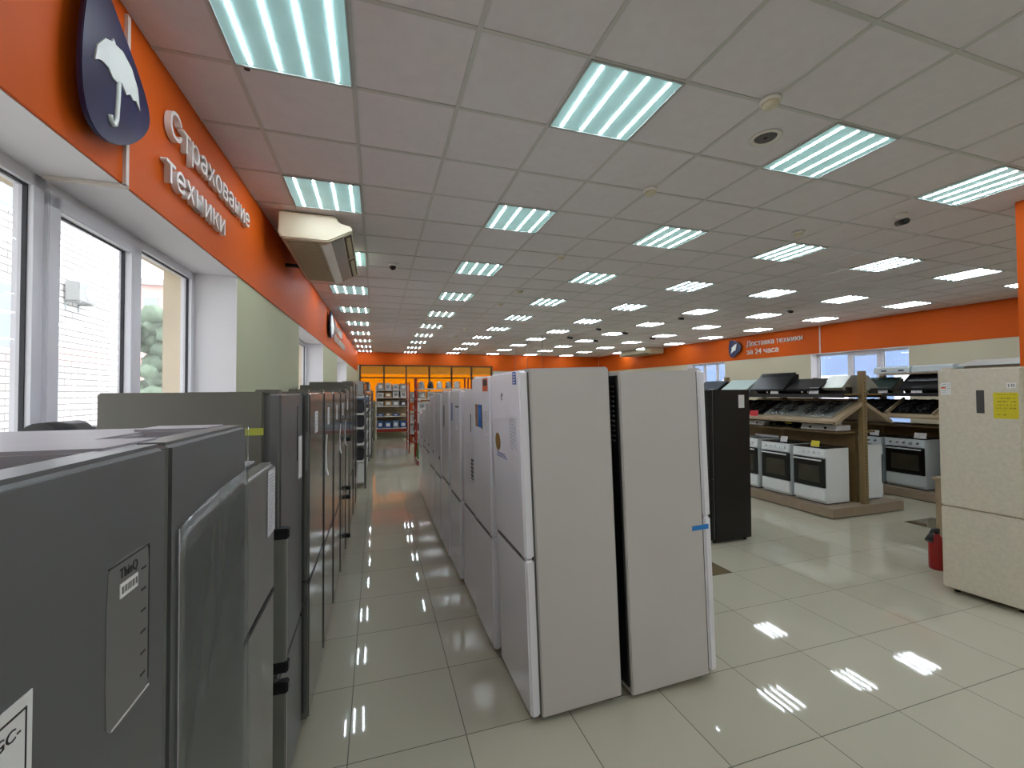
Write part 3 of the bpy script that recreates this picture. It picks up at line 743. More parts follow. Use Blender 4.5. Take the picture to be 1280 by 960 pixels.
# feature plate with rounded frame line on the freezer door
pl = MB().prism(chaikin([(.708-CYL, 1.40), (.708-CYL, 1.598), (.722-CYL, 1.612), (.806-CYL, 1.612), (.820-CYL, 1.598), (.822-CYL, 1.40), (.806-CYL, 1.384), (.722-CYL, 1.384)], 1), 'x', xf-.001, xf+.0008).build('feature_plate', M['grey_door'], d1)
mb = MB(); mb.box(xf, xf+.0012, .818-CYL, .8205-CYL, 1.40, 1.606); mb.box(xf, xf+.0012, .712-CYL, .8205-CYL, 1.606, 1.608); mb.build('frame_line', M['dark'], d1)
box(xf, xf+.0014, .722-CYL, .822-CYL, 1.387, 1.3895).build('bright_line', M['paper'], d1)
for k in range(6): box(xf, xf+.0012, .796-CYL, .81-CYL, 1.575-k*.032, 1.578-k*.032).build('button_mark', M['dark'], d1)
small_text(d1, 'ThinQ', .046, .014, (xf+.001, .738-CYL, 1.584), (0, 1, 0), M['dark'])
o = sheet(d1, 'barcode_label', xf+.0004, .738-CYL, .784-CYL, 1.557, 1.577, M['paper'], 'small white barcode label')
mb = MB()
for k in range(14): mb.box(xf+.0019, xf+.0022, .742-CYL+k*.003, .742-CYL+k*.003+(.0008 if k % 3 else .0017), 1.562, 1.572)
mb.build('barcode', M['dark'], d1)
pap = MB().box(xf+.0006, xf+.002, .40-CYL+.055, .579-CYL, 1.22, 1.538).build('paper_sheet', M['paper'], d1); lab(pap, 'white product sheet with printed code')
mb = MB()
mb.box(xf+.002, xf+.0026, .470-CYL, .571-CYL, 1.524, 1.526); mb.box(xf+.002, xf+.0026, .5695-CYL, .571-CYL, 1.25, 1.526); mb.build('frame_line', M['dark'], d1)
small_text(d1, 'LG GC-', .060, .0115, (xf+.0022, .503-CYL, 1.503), (0, 1, 0), M['dark'])
# clear film taped over the right door and bellying off it below
mb = MB(); nu, nv = 14, 22; grid = []
for j in range(nv+1):
    row = []; v = j/nv
    for i in range(nu+1):
        u = i/nu
        zt = 1.60 + .050*u + .006*math.sin(u*5)
        z = .06 + (zt-.06)*v
        bulge = .004 + .014*(1-v)**1.3*(.4+.6*u) + .003*math.sin(9*u+14*v)*(1-v)
        row.append(mb.bm.verts.new((xf+bulge, s+.035+(b-s-.028)*u, z)))
    grid.append(row)
for j in range(nv):
    for i in range(nu):
        f = mb.bm.faces.new([grid[j][i], grid[j][i+1], grid[j+1][i+1], grid[j+1][i]]); f.smooth = True
fl = mb.build('plastic_film', M['film'], d2)
sm = fl.modifiers.new('thickness', 'SOLIDIFY'); sm.thickness = .0006
lab(fl, 'clear creased protective film')
mb = MB(); mb.tube([(xf+.004+.003*(1-k/16), s+.034, .1+k*.1) for k in range(16)], .0012, 6)
mb.build('film_edge', M['grey_top'], d2)
mb = MB()
mb.tube([(xf-.03, b+.002, H1-.004), (xf+.003, b+.002, H1-.004), (xf+.004, b+.003, 1.5), (xf+.006, b+.004, 1.2), (xf+.012, b+.004, .8), (xf+.014, b+.004, .1)], .0025, 6)
mb.build('corner_wrap', M['film'], d2)

# --- low two-door one
f, up, lo = fridge('short silver-grey refrigerator with a white sheet, tucked behind the film-wrapped one', -.37-.29, 1.61, 0, .48, .58, 1.585, 1.105, M['grey_side'], M['grey_door'], GL, 'arc', top=M['grey_top'])
sheet(up, 'paper_sheet', .2915, .12, .232, 1.33, 1.565, M['paper_print'], 'white printed sheet')
# --- tall one with bar handles whose side is bare
f, up, lo = fridge('tall grey refrigerator with two bar handles and a bare dark side', -.385-.315, 2.315, 0, .56, .63, 1.85, .655, M['grey_side'], M['grey_door2'], GL, 'edge')
sheet(up, 'hanging_tag', .316, .15, .25, 1.40, 1.62, M['paper'], 'white paper tag')
box(.315, .3175, .115, .125, 1.50, 1.78).build('logo_strip', M['dark'], up)
tp = box(.12, .25, -.2822, -.28, 1.67, 1.70).build('tape_strip', M['tape_y'], f); lab(tp, 'yellow-green tape strip')
# --- the row going away
rows = [(2.94, .62, 1.855, .80, 'arc', 'grey_door', 'grey refrigerator just past the bar-handled one, curved dark grip'),
        (3.60, .60, 1.86, .78, 'arc', 'grey_door2', 'grey refrigerator with a loose white strip, second past the bar-handled one'),
        (4.27, .60, 1.86, .78, 'arc', 'grey_door', 'grey refrigerator, third past the bar-handled one'),
        (4.94, .60, 1.865, .78, 'arc', 'grey_door2', 'grey refrigerator, fourth past the bar-handled one'),
        (5.63, .64, 1.90, .70, 'bar', 'grey_door2', 'taller dark grey refrigerator with black-bracketed handles, fifth past the bare-sided one'),
        (6.36, .66, 1.96, .75, 'side', 'grey_door', 'tall grey refrigerator, sixth past the bare-sided one'),
        (7.10, .66, 2.02, .75, 'side', 'grey_door2', 'tallest grey refrigerator, seventh past the bare-sided one'),
        (7.85, .70, 2.02, .80, 'side', 'grey_door', 'last tall grey refrigerator at the far end of the left row')]
for i, (y, w_, h_, sp, hd, dm, lb) in enumerate(rows):
    f, up, lo = fridge(lb, frontx(y)-.30, y, 0, w_, .60, h_, sp, M['grey_side'], M['steel_row'], GL, hd)
    if i in (1, 2, 3):
        # loose energy label curling off the door edge
        mb = MB(); yy = -w_/2+.05 if i == 1 else w_/2-.05
        mb.prism([(.301, 1.30), (.303, 1.42), (.309, 1.55), (.312, 1.55), (.306, 1.42), (.312, 1.30), (.322, 1.26), (.318, 1.26)], 'y', yy-.035, yy+.035)
        mb.build('hanging_tag', M['paper'], up)
    if i < 5: sheet(up, 'sticker', .3005, -.1, .02, h_-.25, h_-.12, M['tag'], 'pale printed sticker')

# --- white row
GW = 'white refrigerators in the aisle row'
XW = .80
f, up, lo = fridge('white refrigerator at the near end of the aisle row, gold seal on its door', .83+.275, 2.56, PI, .60, .57, 1.98, .92, M['white_side'], M['white_door'], GW, 'recess', lean=math.radians(2.0), back=True, top=M['white_side'])
W1 = f
fx = .2855
sheet(up, 'sticker', fx, .20, .262, 1.90, 1.972, M['blue'], 'blue sticker')
mb = MB()
for k in range(4): mb.box(fx+.0015, fx+.002, .212, .25, 1.908+k*.016, 1.914+k*.016)
mb.build('sticker_print', M['paper'], up)
sheet(up, 'paper_sheet', fx, .085, .245, 1.50, 1.72, M['paper_print'], 'white specification sheet')
MB().cyl((fx, -.165, 1.535), (fx+.002, -.165, 1.535), .058, n=28).build('sticker', M['gold'], up)['label'] = 'round gold seal'
mb = MB()
for k in range(3): mb.box(fx, fx+.0015, -.20, .03-.02*k, 1.44+k*.012, 1.444+k*.012)
mb.build('sticker', M['blue'], up)['label'] = 'thin blue lines'
mb = MB(); mb.tube([(fx+.001, -.03+.012*math.cos(q), 1.83+.02*math.sin(q)) for q in [k*.6 for k in range(9)]], .002, 6); mb.build('logo', M['gasket'], up)
f, up, lo = fridge('white refrigerator with blue picture sticker and orange label, second in the aisle row', .79+.31, 3.21, PI, .56, .62, 1.97, .83, M['white_side'], M['white_door'], GW, 'recess', lean=math.radians(1.0))
fx = .3105
sheet(up, 'sticker', fx, .10, .25, 1.86, 1.955, M['orange_st'], 'orange sticker'); sheet(up, 'sticker', fx+.001, .12, .23, 1.90, 1.945, M['dark'], 'dark sticker panel')
sheet(up, 'sticker', fx, -.06, .03, 1.585, 1.76, M['blue_photo'], 'blue picture sticker'); sheet(up, 'sticker', fx, -.16, -.06, 1.585, 1.76, M['brown_photo'], 'brown picture sticker')
sheet(up, 'sticker', fx, .04, .065, 1.575, 1.76, M['dark'], 'black sticker strip')
sheet(up, 'paper_sheet', fx, .13, .25, 1.54, 1.73, M['paper_print'], 'white specification sheet')
f, up, lo = fridge('white refrigerator with a bold black-printed label, third in the aisle row', .80+.30, 3.80, PI, .54, .60, 1.87, .80, M['white_side'], M['white_door'], GW, 'recess')
fx = .3005
sheet(up, 'sticker', fx, .06, .25, 1.08, 1.28, M['bold_print'], 'black and white printed label')
sheet(up, 'paper_sheet', fx, .10, .22, 1.50, 1.66, M['paper_print'], 'white sheet'); sheet(up, 'sticker', fx, .055, .075, 1.50, 1.66, M['dark'], 'black strip')
wr = [(4.40, .56, 1.872, .80, .775, 'white refrigerator with a printed sheet and blue strip, fourth in the aisle row'),
      (5.00, .56, 1.866, .84, .765, 'white refrigerator with a dark strip on its door, fifth in the aisle row'),
      (5.60, .56, 1.84, .80, .76, 'white refrigerator, sixth in the aisle row'),
      (6.20, .55, 1.80, .80, .76, 'white refrigerator, seventh in the aisle row'),
      (6.79, .55, 1.70, .95, .765, 'lower white refrigerator, eighth in the aisle row'),
      (7.38, .55, 1.58, .95, .77, 'low white refrigerator, ninth in the aisle row'),
      (7.97, .55, 1.50, .90, .77, 'lowest white refrigerator closing the aisle row')]
for i, (y, w_, h_, sp, x_, lb) in enumerate(wr):
    f, up, lo = fridge(lb, x_+.30, y, PI, w_, .60, h_, sp, M['white_side'], M['white_door'], GW, 'recess')
    if i == 0:
        sheet(up, 'paper_sheet', fx, .06, .20, 1.48, 1.69, M['paper_print'], 'white printed sheet'); sheet(up, 'sticker', fx, -.2, -.14, 1.55, 1.74, M['blue'], 'narrow blue sticker')
        box(fx-.002, fx+.004, .05, .2, 1.70, 1.715).build('display', M['dark'], up)
    if i == 1: sheet(up, 'sticker', fx, -.1, -.04, 1.45, 1.70, M['dark'], 'dark strip sticker')
    if i > 1: box(fx-.002, fx+.004, .14, .2, 1.02 if h_ > 1.75 else 1.05, 1.05 if h_ > 1.75 else 1.08).build('lock_cover', M['dark'], up)
# --- second white one, back to back with the first, facing the other way
f, up, lo = fridge('white refrigerator with blue tape, back to back with the gold-seal one', 1.452+.325, 2.56, 0, .60, .63, 1.975, 1.03, M['white_side'], M['white_door'], 'white refrigerators back to back', 'side', lean=-math.radians(2.0), back=True)
box(.165, .29, -.3025, -.30, .955, .985).build('tape_strip', M['tape'], f)['label'] = 'blue tape strip'
mb = MB()
for k in range(9): mb.box(-.26+.004*k, -.14+.004*k, -.3012, -.30, .18+k*.022, .186+k*.022)
mb.build('pressed_vent_ribs', M['white_side'], f)
# --- black one
f, up, lo = fridge('black refrigerator with a white label, standing alone left of the cookers', 4.15, 4.52, PI, .60, .62, 1.865, .78, M['blackfr'], M['black'], None, 'side')
sheet_o = box(-.225, -.135, .30, .3015, 1.66-.02, 1.82-.02).build('paper_sheet', M['tag'], f); sheet_o['label'] = 'white printed label'
# --- beige one
f, up, lo = fridge('beige stone-patterned refrigerator with a yellow card, beside the orange pillar', 4.995+.33, 2.365, PI+.085, .525, .66, 2.035, .785, M['beige_door'], M['beige_door'], None, None)
fx = .3305
box(fx-.002, fx+.002, -.005, .045, 1.64, 1.84).build('display', mat('display_grey', (74, 74, 72), .2), up)
sheet(up, 'price_card', fx, .10, .245, 1.60, 1.82, M['yellow_print'], 'yellow price card')
mb = MB()
for z in (1.79, 1.72, 1.655): mb.box(fx+.0015, fx+.0035, .095, .25, z, z+.008)
mb.build('tape_strip', M['yellow'], up)
sheet(up, 'sticker', fx, .18, .235, 1.855, 1.90, M['paper'], 'white badge')
small_text(up, '10', .036, .024, (fx+.0016, .19, 1.866), (0, 1, 0), M['dark'])
sheet(up, 'sticker', fx, -.24, -.17, 1.80, 1.91, M['tag'], 'energy label'); sheet(up, 'sticker', fx+.001, -.238, -.205, 1.858, 1.872, M['orange_st'], 'orange bar')

# ------------------------------------------------------------------ cooker islands
def gondola(label, cx, y0, y1):
    """double-sided display island: plinth, spine board, posts, roof-shaped hob shelves and a hood shelf on top"""
    t = thing('display_island', label, 'display stand', (cx, y0, 0)); L = y1-y0
    MB().box(-.75, .75, 0, L, .012, .15, bevel=.006).build('plinth', M['wood2'], t)
    box(-.72, .72, .03, L-.03, 0, .014).build('plinth_base', M['dark'], t)
    box(-.035, .035, .16, L-.1, .15, 1.24).build('spine_board', M['brown'], t)
    n = max(2, int(L/1.3)+1)
    for k in range(n):
        y = .07 + (L-.2)*k/(n-1)
        po = MB().box(-.045, .045, y-.035, y+.035, .15, 2.14, bevel=.003).build('post', M['post'], t)
        if k == 0:
            mb = MB()
            for q in range(36): mb.box(-.008, .008, y-.0365, y-.034, .2+q*.05, .222+q*.05)
            mb.build('slot_row', M['dark'], po)
    for s in (-1, 1):
        a, b = (s*.03, 1.68), (s*.58, 1.40); nx, nz = .28*s/.617, .55/.617
        pts = [a, b, (b[0]-nx*.025, b[1]-nz*.025), (a[0]-nx*.025, a[1]-nz*.025)]
        sh = MB().prism(pts, 'y', .08, L).build('sloped_shelf', M['wood'], t)
        mb = MB()
        mb.prism([b, (b[0]+s*.02, b[1]-.01), (b[0]+s*.02, b[1]-.045), (b[0], b[1]-.035)], 'y', .06, L); mb.build('front_lip', M['wood'], sh)
        mb = MB()
        for y in (.06, ): mb.prism([a, (b[0]+s*.02, b[1]-.01), (b[0]+s*.02, b[1]-.06), (a[0], a[1]-.06)], 'y', y-.02, y+.02)
        mb.build('end_rafter', M['wood'], sh)
        MB().box(*sorted((s*.04, s*.40)), .16, L-.1, 1.20, 1.225).build('mid_shelf', M['brown'], t)
    MB().box(-.40, .40, .05, L, 1.775, 1.80).build('hood_shelf', M['brown'], t)
    MB().box(-.42, -.40, .05, L, 1.74, 1.80).build('hood_rail', M['dark'], t)
    MB().box(.40, .42, .05, L, 1.74, 1.80).build('hood_rail', M['dark'], t)
    return t
CX1, CY1, CX2, CY2 = 6.98, 4.49, 9.42, 3.0
gondola('brown cooker display island behind the black refrigerator', CX1, CY1, 8.6)
gondola('brown cooker display island farther back by the right wall', CX2, CY2, 8.6)

def cooker(label, x, y, rotz, w, d, h, kind, em, z0=.15):
    """front at +x; black top, knobs, glass oven door, drawer"""
    t = thing('cooker', label, 'cooker', (x, y, z0), rotz, 'cookers on the display islands')
    xf = d/2
    MB().box(-xf, xf-.03, -w/2, w/2, .02, h-.012, bevel=.004).build('body', em, t)
    MB().box(-xf, xf-.005, -w/2, w/2, h-.014, h, bevel=.004).build('cooktop', M['black'] if kind != 'lid' else em, t)
    MB().prism([(xf-.032, h-.15), (xf+.002, h-.15), (xf-.012, h-.012), (xf-.032, h-.012)], 'y', -w/2, w/2).build('control_panel', em, t)
    nk = 5 if kind != 'lid' else 6
    for k in range(nk):
        y_ = -w/2+.09+(w-.18)*k/(nk-1)
        MB().cyl((xf-.008, y_, h-.08), (xf+.022, y_, h-.083), .019, .016).build('knob', em if kind != 'b' else M['chrome'], t)
    dr = MB().box(xf-.03, xf+.004, -w/2+.006, w/2-.006, .25, h-.165, bevel=.004).build('oven_door', M['oven_glass'], t)
    box(xf+.003, xf+.0048, -w/2+.09, w/2-.08, .32, h-.28).build('window', M['oven_in'], dr)
    mb = MB(); mb.box(xf+.026, xf+.042, -w/2+.03, w/2-.03, h-.20, h-.178, bevel=.004)
    for s in (-1, 1): mb.box(xf, xf+.03, s*(w/2-.06)-.012, s*(w/2-.06)+.012, h-.198, h-.18)
    mb.build('handle', em, dr)
    MB().box(xf-.03, xf+.002, -w/2+.004, w/2-.004, .055, .243, bevel=.005).build('drawer', em, t)
    MB().box(-xf+.03, xf-.05, -w/2+.02, w/2-.02, 0, .022).build('kick_base', M['gasket'], t)
    for sx in (-.11, .11):
        for sy in (-.12, .12):
            MB().cyl((sx-.01, sy, h), (sx-.01, sy, h+.004), .085 if sx*sy > 0 else .07, n=24).build('burner', M['dark'] if kind != 'lid' else M['iron'], t)
    if kind == 'lid':
        MB().box(-xf+.005, -xf+.02, -w/2+.01, w/2-.01, h, h+.03).build('lid_hinge', em, t)
    return t
def card(label, x, y, z, rotz, m, w=.11, h=.075):
    t = thing('price_card', label, 'price card', (x, y, z), rotz, 'price cards on the displays')
    MB().prism([(.0, 0), (.003, 0), (-.022, h), (-.025, h)], 'y', -w/2, w/2).build('card_face', m, t)
    MB().box(-.03, .004, -w/2, w/2, 0, .003).build('card_foot', M['white_plastic'], t)
    return t
F1 = 6.33
cooker('white electric cooker with black oven door at the front corner of the island', F1+.25, 4.92, PI, .50, .50, .845, 'a', M['enamel'])
cooker('white cooker with plain control panel, second from the island corner', F1+.26, 5.50, PI, .52, .52, .86, 'a', M['enamel'])
cooker('white cooker half hidden by the black refrigerator, third from the corner', F1+.26, 6.10, PI, .50, .52, .87, 'lid', M['enamel'])
cooker('white cooker facing away on the far side of the near island', 7.36, 4.95, 0, .52, .5, .85, 'lid', M['enamel'])
cooker('grey-white gas cooker with long knob panel on the farther island', 8.78+.27, 5.08, PI, .58, .54, .87, 'b', M['enamel2'])
cooker('grey-white cooker glimpsed behind the near island end, on the farther island', 8.78+.27, 5.74, PI, .60, .54, .86, 'b', M['enamel2'])
cooker('cooker on the farther island half behind the beige refrigerator', 8.78+.27, 4.02, PI, .60, .54, .87, 'b', M['enamel2'])
card('yellow price card standing on the corner cooker', F1+.06, 4.86, .998, PI, M['yellow'], .13, .085)
card('white price card standing on the second cooker', F1+.1, 5.42, 1.013, PI, M['tag'], .12, .085)
card('white price card on the far gas cooker', 8.78+.1, 4.90, 1.023, PI, M['tag'], .17, .09)
card('white price card on the cooker behind the island post', 8.78+.12, 5.62, 1.013, PI, M['tag'], .15, .09)

def hob(label, cx, y, s, m, w=.56, u0=.04, dark=False):
    """built-in hob lying on the sloped shelf; s=-1 for the aisle side"""
    t = thing('hob', label, 'hob', (cx + s*.03, y, 1.68), 0, 'hobs on the sloped shelves')
    ang = math.atan2(.28, .55)
    t.rotation_euler = (0, ang if s > 0 else PI-ang, 0) if False else (0, 0, 0)
    # local slope axes
    ux, uz = s*.55/.617, -.28/.617; nx, nz = s*.28/.617, .55/.617
    def P(u, n_): return (u*ux + n_*nx, u*uz + n_*nz)
    def slab(mb, u0_, u1_, y0_, y1_, n0, n1): mb.prism([P(u0_, n0), P(u1_, n0), P(u1_, n1), P(u0_, n1)], 'y', y0_, y1_); return mb
    slab(MB(), u0, u0+.50, -w/2, w/2, .001, .022).build('hob_top', m, t)
    def disc(r, u, yy, n0, n1, nm, mm):
        p0 = P(u, n0); p1 = P(u, n1); MB().cyl((p0[0], yy, p0[1]), (p1[0], yy, p1[1]), r, r*.9, 16).build(nm, mm, t)
    for (u, yy, r) in ((u0+.13, -.13, .045), (u0+.13, .13, .035), (u0+.34, -.13, .035), (u0+.34, .13, .055)):
        disc(r, u, yy, .022, .036, 'burner', M['iron'])
    for (u, yy) in ((u0+.13, -.13), (u0+.13, .13), (u0+.34, -.13), (u0+.34, .13)):
        mb = MB(); rr = .088
        ring = [(P(u+rr*math.cos(q*PI/8), .046)[0], yy+rr*math.sin(q*PI/8), P(u+rr*math.cos(q*PI/8), .046)[1]) for q in range(17)]
        mb.tube(ring, .007, 6)
        slab(mb, u-rr, u-.035, yy-.006, yy+.006, .040, .053); slab(mb, u+.035, u+rr, yy-.006, yy+.006, .040, .053)
        slab(mb, u-.006, u+.006, yy-rr, yy-.035, .040, .053); slab(mb, u-.006, u+.006, yy+.035, yy+rr, .040, .053)
        for q in (-1, 1): slab(mb, u+q*rr-.006, u+q*rr+.006, yy-.006, yy+.006, .021, .045)
        mb.build('grate', M['iron'], t)
    for k in range(4): disc(.018, u0+.47, -.15+k*.1, .022, .045, 'knob', M['chrome'] if not dark else M['dark'])
    return t
hob('stainless steel gas hob at the island corner of the sloped shelf', CX1, 4.94, -1, M['steel_hob'])
hob('steel gas hob with black grates, second on the sloped shelf', CX1, 5.53, -1, M['steel_hob'])
hob('black glass hob behind the red price card', CX1, 6.13, -1, M['black'], dark=True)
hob('black hob near the black refrigerator, fourth on the sloped shelf', CX1, 6.73, -1, M['black'], dark=True)
hob('dark hob on the far slope of the near island', CX1, 4.94, 1, M['black'], dark=True)
hob('black hob on the farther island, second left of the beige refrigerator', CX2, 5.05, -1, M['black'], .6, dark=True)
hob('black hob on the farther island beside the beige refrigerator', CX2, 4.35, -1, M['black'], .6, dark=True)
hob('black hob on the farther island seen past the near post', CX2, 5.75, -1, M['black'], .6, dark=True)
for (y, l) in ((4.70, 'pale divider strip between hobs on the farther island, right one'), (5.40, 'pale divider strip between hobs on the farther island, left one')):
    ux, uz, nx, nz = -.55/.617, -.28/.617, -.28/.617, .55/.617
    mb = MB(); mb.prism([(0, .002*nz), (.58*ux, .58*uz+.002), (.58*ux+.05*nx, .58*uz+.05*nz), (.05*nx, .05*nz)], 'y', -.012, .012)
    tag(mb.build('shelf_divider', M['wood'], loc=(CX2-.03, y, 1.68)), l, 'shelf divider')
def slopecard(label, cx, y, m, w=.13, h=.085): return card(label, cx-.575, y, 1.405, PI, m, w, h)
slopecard('red price card on the sloped hob shelf', CX1, 5.98, M['redcard'], .17, .10)
slopecard('white price card at the right end of the farther hob shelf', CX2, 4.45, M['tag'], .16)
slopecard('white price card in front of the black hob past the near post', CX2, 5.62, M['tag'], .16)

def hotplate(label, x, y, m, w=.5):
    t = thing('hotplate', label, 'hotplate', (x, y, 1.226), 0, 'table-top hotplates on the middle shelf')
    MB().prism([(-.17, .01), (.15, .01), (.15, .09), (-.13, .09), (-.17, .03)], 'y', -w/2, w/2, .004).build('body', m, t)
    for q in (-.12, .12): MB().cyl((.02, q, .09), (.02, q, .103), .08, n=20).build('burner', M['iron'], t)
    for q in (-.12, .12): MB().cyl((-.155, q, .05), (-.175, q, .045), .018).build('knob', M['dark'], t)
    for sx in (-.12, .12):
        for q in (-1, 1): MB().cyl((sx, q*(w/2-.05), 0), (sx, q*(w/2-.05), .012), .015, n=8).build('foot', M['dark'], t)
hotplate('white hotplate on the middle shelf nearest the island post', CX1-.2, 4.98, M['enamel'], .56)
hotplate('black hotplate on the middle shelf between two white ones', CX1-.2, 5.62, M['black'], .5)
hotplate('white hotplate on the middle shelf by the black refrigerator', CX1-.2, 6.22, M['enamel'], .5)
card('yellow price card above the black hotplate', CX1-.36, 5.50, 1.226, PI, M['yellow'], .13, .085)
card('small yellow price card on the middle shelf at the black refrigerator', CX1-.36, 6.52, 1.226, PI, M['yellow'], .12, .07)
card('white price card on the corner hotplate', CX1-.20, 4.80, 1.317, PI, M['tag'], .14, .09)

def hood(label, x, y, w, h, panel, body, rotz=PI, z=1.80, lean=.24, buttons=True):
    """slanted cooker hood standing on a shelf: leaning glass front over a trapezoid body; front at +x"""
    t = thing('cooker_hood', label, 'cooker hood', (x, y, z), rotz, 'cooker hoods on the island tops')
    MB().prism([(-.2, 0), (.1, 0), (.16, .06), (-.02, h-.03), (-.2, h-.03)], 'y', -w*.42, w*.42, .004).build('body', body, t)
    th = .018; a, b = (.235, .075), (.235-lean-.06, h)
    dx, dz = b[0]-a[0], b[1]-a[1]; L = math.hypot(dx, dz); nx, nz = dz/L, -dx/L
    MB().prism([a, b, (b[0]-nx*th, b[1]-nz*th), (a[0]-nx*th, a[1]-nz*th)], 'y', -w/2, w/2, .003).build('glass_panel', panel, t)
    MB().box(.08, .24, -w/2, w/2, .05, .066, bevel=.003).build('lower_lip', panel, t)
    if buttons:
        for q in (-.05, .05): MB().cyl((.12, q, .028), (.15, q, .03), .013, n=12).build('button', M['chrome'], t)
    return t
HX = CX1-.16
hood('grey-blue slanted hood, leftmost on the near island top', HX, 7.35, .60, .27, M['hood_grey'], M['black'])
hood('slanted hood with pale white glass on the near island top', HX, 6.62, .62, .27, M['hood_white'], M['hood_silver'], buttons=False)
hood('large black slanted hood, tallest on the near island top', HX, 5.88, .68, .37, M['hood_black'], M['hood_black'])
hood('flat black hood with chrome buttons left of the silver hood', HX, 5.22, .56, .25, M['hood_black'], M['hood_black'])
t = thing('cooker_hood', 'silver pyramid hood behind the near island post', 'cooker hood', (CX1+.10, 4.80, 1.80), 0, 'cooker hoods on the island tops')
MB().prism([(-.36, .05), (.36, .05), (.40, .09), (.17, .28), (-.20, .28), (-.40, .09)], 'y', -.16, .16, .004).build('body', M['hood_silver'], t)
MB().prism([(-.33, .0), (-.20, .0), (-.20, .10), (-.33, .10)], 'y', -.165, .16).build('filter', M['black'], t)
MB().prism([(.20, .0), (.37, .0), (.37, .08), (.20, .08)], 'y', -.165, .16).build('filter', M['black'], t)
box(-.2, .2, -.14, .14, .0, .05).build('foot_box', M['hood_silver'], t)
for (y, l) in ((7.2, 'price card under the grey-blue hood'), (6.66, 'white price card under the pale glass hood'), (5.72, 'white price card under the tall black hood'), (5.02, 'white price card left of the silver hood')):
    card(l, CX1-.385, y, 1.80, PI, M['tag'], .15, .10)
H2 = CX2-.16
hood('black slanted hood under the strip light on the farther island', H2, 4.98, .66, .34, M['hood_black'], M['hood_black'], lean=.3)
hood('dark green glass hood left of the strip-lit hood', H2, 5.70, .6, .3, M['hood_green'], M['black'], buttons=False)
hood('dark glass hood half behind the beige refrigerator', H2, 3.95, .6, .3, M['hood_green'], M['black'], buttons=False)
for (y, l) in ((5.55, 'grey price card under the dark green hood'), (5.02, 'white price card under the strip-lit hood')): card(l, CX2-.385, y, 1.80, PI, M['tag'], .16, .10)
# upper deck on the farther island with flat hoods
t = thing('upper_shelf', 'upper shelf frame carrying flat hoods on the farther island', 'shelf', (CX2, 3.1, 2.141))
box(-.22, .24, 0, 2.6, 0, .02).build('board', M['wood'], t)
def flathood(label, y, w, m, vents=True):
    t = thing('flat_hood', label, 'cooker hood', (CX2-.02, y, 2.162), 0, 'flat hoods on the upper shelf')
    MB().prism([(-.2, 0), (.22, 0), (.22, .13), (-.16, .13), (-.2, .10)], 'y', -w/2, w/2, .004).build('body', m, t)
    if vents:
        for q in (-.16, .12): box(-.2035, -.2, q-.045, q+.045, .04, .065).build('vent', M['dark'], t)
    box(-.206, -.2, -w/2+.04, w/2-.04, .004, .016).build('slide_edge', M['chrome'], t)
flathood('flat silver hood with two vents on the upper shelf', 5.50, .58, M['enamel2'])
flathood('flat white hood right of the vented one on the upper shelf', 4.89, .58, M['enamel2'], False)
t = thing('flat_hood', 'brown-sided hood with sloping white glass above the beige refrigerator', 'cooker hood', (CX2-.02, 4.12, 2.162), 0)
MB().box(-.15, .2, -.36, .36, 0, .07, bevel=.004).build('body', M['wood2'], t)
MB().prism([(-.22, .075), (-.22, .09), (.2, .19), (.2, .07)], 'y', -.40, .40).build('glass_panel', M['hood_white'], t)

# ------------------------------------------------------------------ stand and extinguisher by the beige fridge
t = thing('sales_stand', 'beige wooden stand partly behind the beige refrigerator', 'stand', (6.5, 3.10, 0))
MB().box(-.28, .28, -.2, .2, .05, .80, bevel=.005).build('carcass', M['wood'], t)
MB().box(-.30, .30, -.22, .22, .80, .83, bevel=.004).build('top', M['wood'], t)
box(-.26, .26, -.18, .18, 0, .05).build('plinth', M['dark'], t)
t = thing('fire_extinguisher', 'red fire extinguisher with a black horn beside the beige refrigerator', 'fire extinguisher', (5.535, 2.93, 0))
MB().lathe([(.03, 0), (.066, .0), (.07, .02), (.07, .27), (.05, .32), (.022, .345), (.02, .36)], 24).build('cylinder', M['red'], t)
MB().box(-.02, .02, -.015, .015, .36, .40).build('valve', M['dark'], t)
mb = MB(); mb.box(-.075, .02, -.012, .012, .40, .412); mb.box(-.07, .02, -.012, .012, .385, .393); mb.build('lever', M['dark'], t)
mb = MB(); mb.tube([(0, 0, .38), (-.05, 0, .41), (-.09, 0, .385), (-.10, 0, .36)], .014); mb.cyl((-.085, 0, .375), (-.135, 0, .30), .018, .034); mb.build('horn', M['dark'], t)

# ------------------------------------------------------------------ shelving at the back
def rack(label, x0, x1, y0, y1, levels, h, post, board, back=None, plinth=None, face='-y'):
    t = thing('shelf_rack', label, 'shelving', ((x0+x1)/2, (y0+y1)/2, 0), 0)
    w2, d2 = (x1-x0)/2, (y1-y0)/2
    for sx in (-1, 1):
        for sy in (-1, 1): box(sx*w2-.02 if sx > 0 else -w2-.02, (sx*w2)+.02 if sx > 0 else -w2+.02, sy*d2-.02, sy*d2+.02, 0, h).build('post', post, t)
    for z in levels: box(-w2+.0, w2, -d2, d2, z-.03, z, bevel=.003).build('shelf_board', board, t)
    if back == 'y': box(-w2, w2, d2-.012, d2, levels[0]-.15, h).build('back_panel', M['shelf_back'], t)
    if back == 'x': box(-w2, -w2+.012, -d2, d2, .05, h).build('back_panel', M['shelf_back'], t)
    if plinth: box(-w2, w2, -d2+.01, d2, levels[0]-.16, levels[0]-.03).build('plinth', plinth, t)
    return t
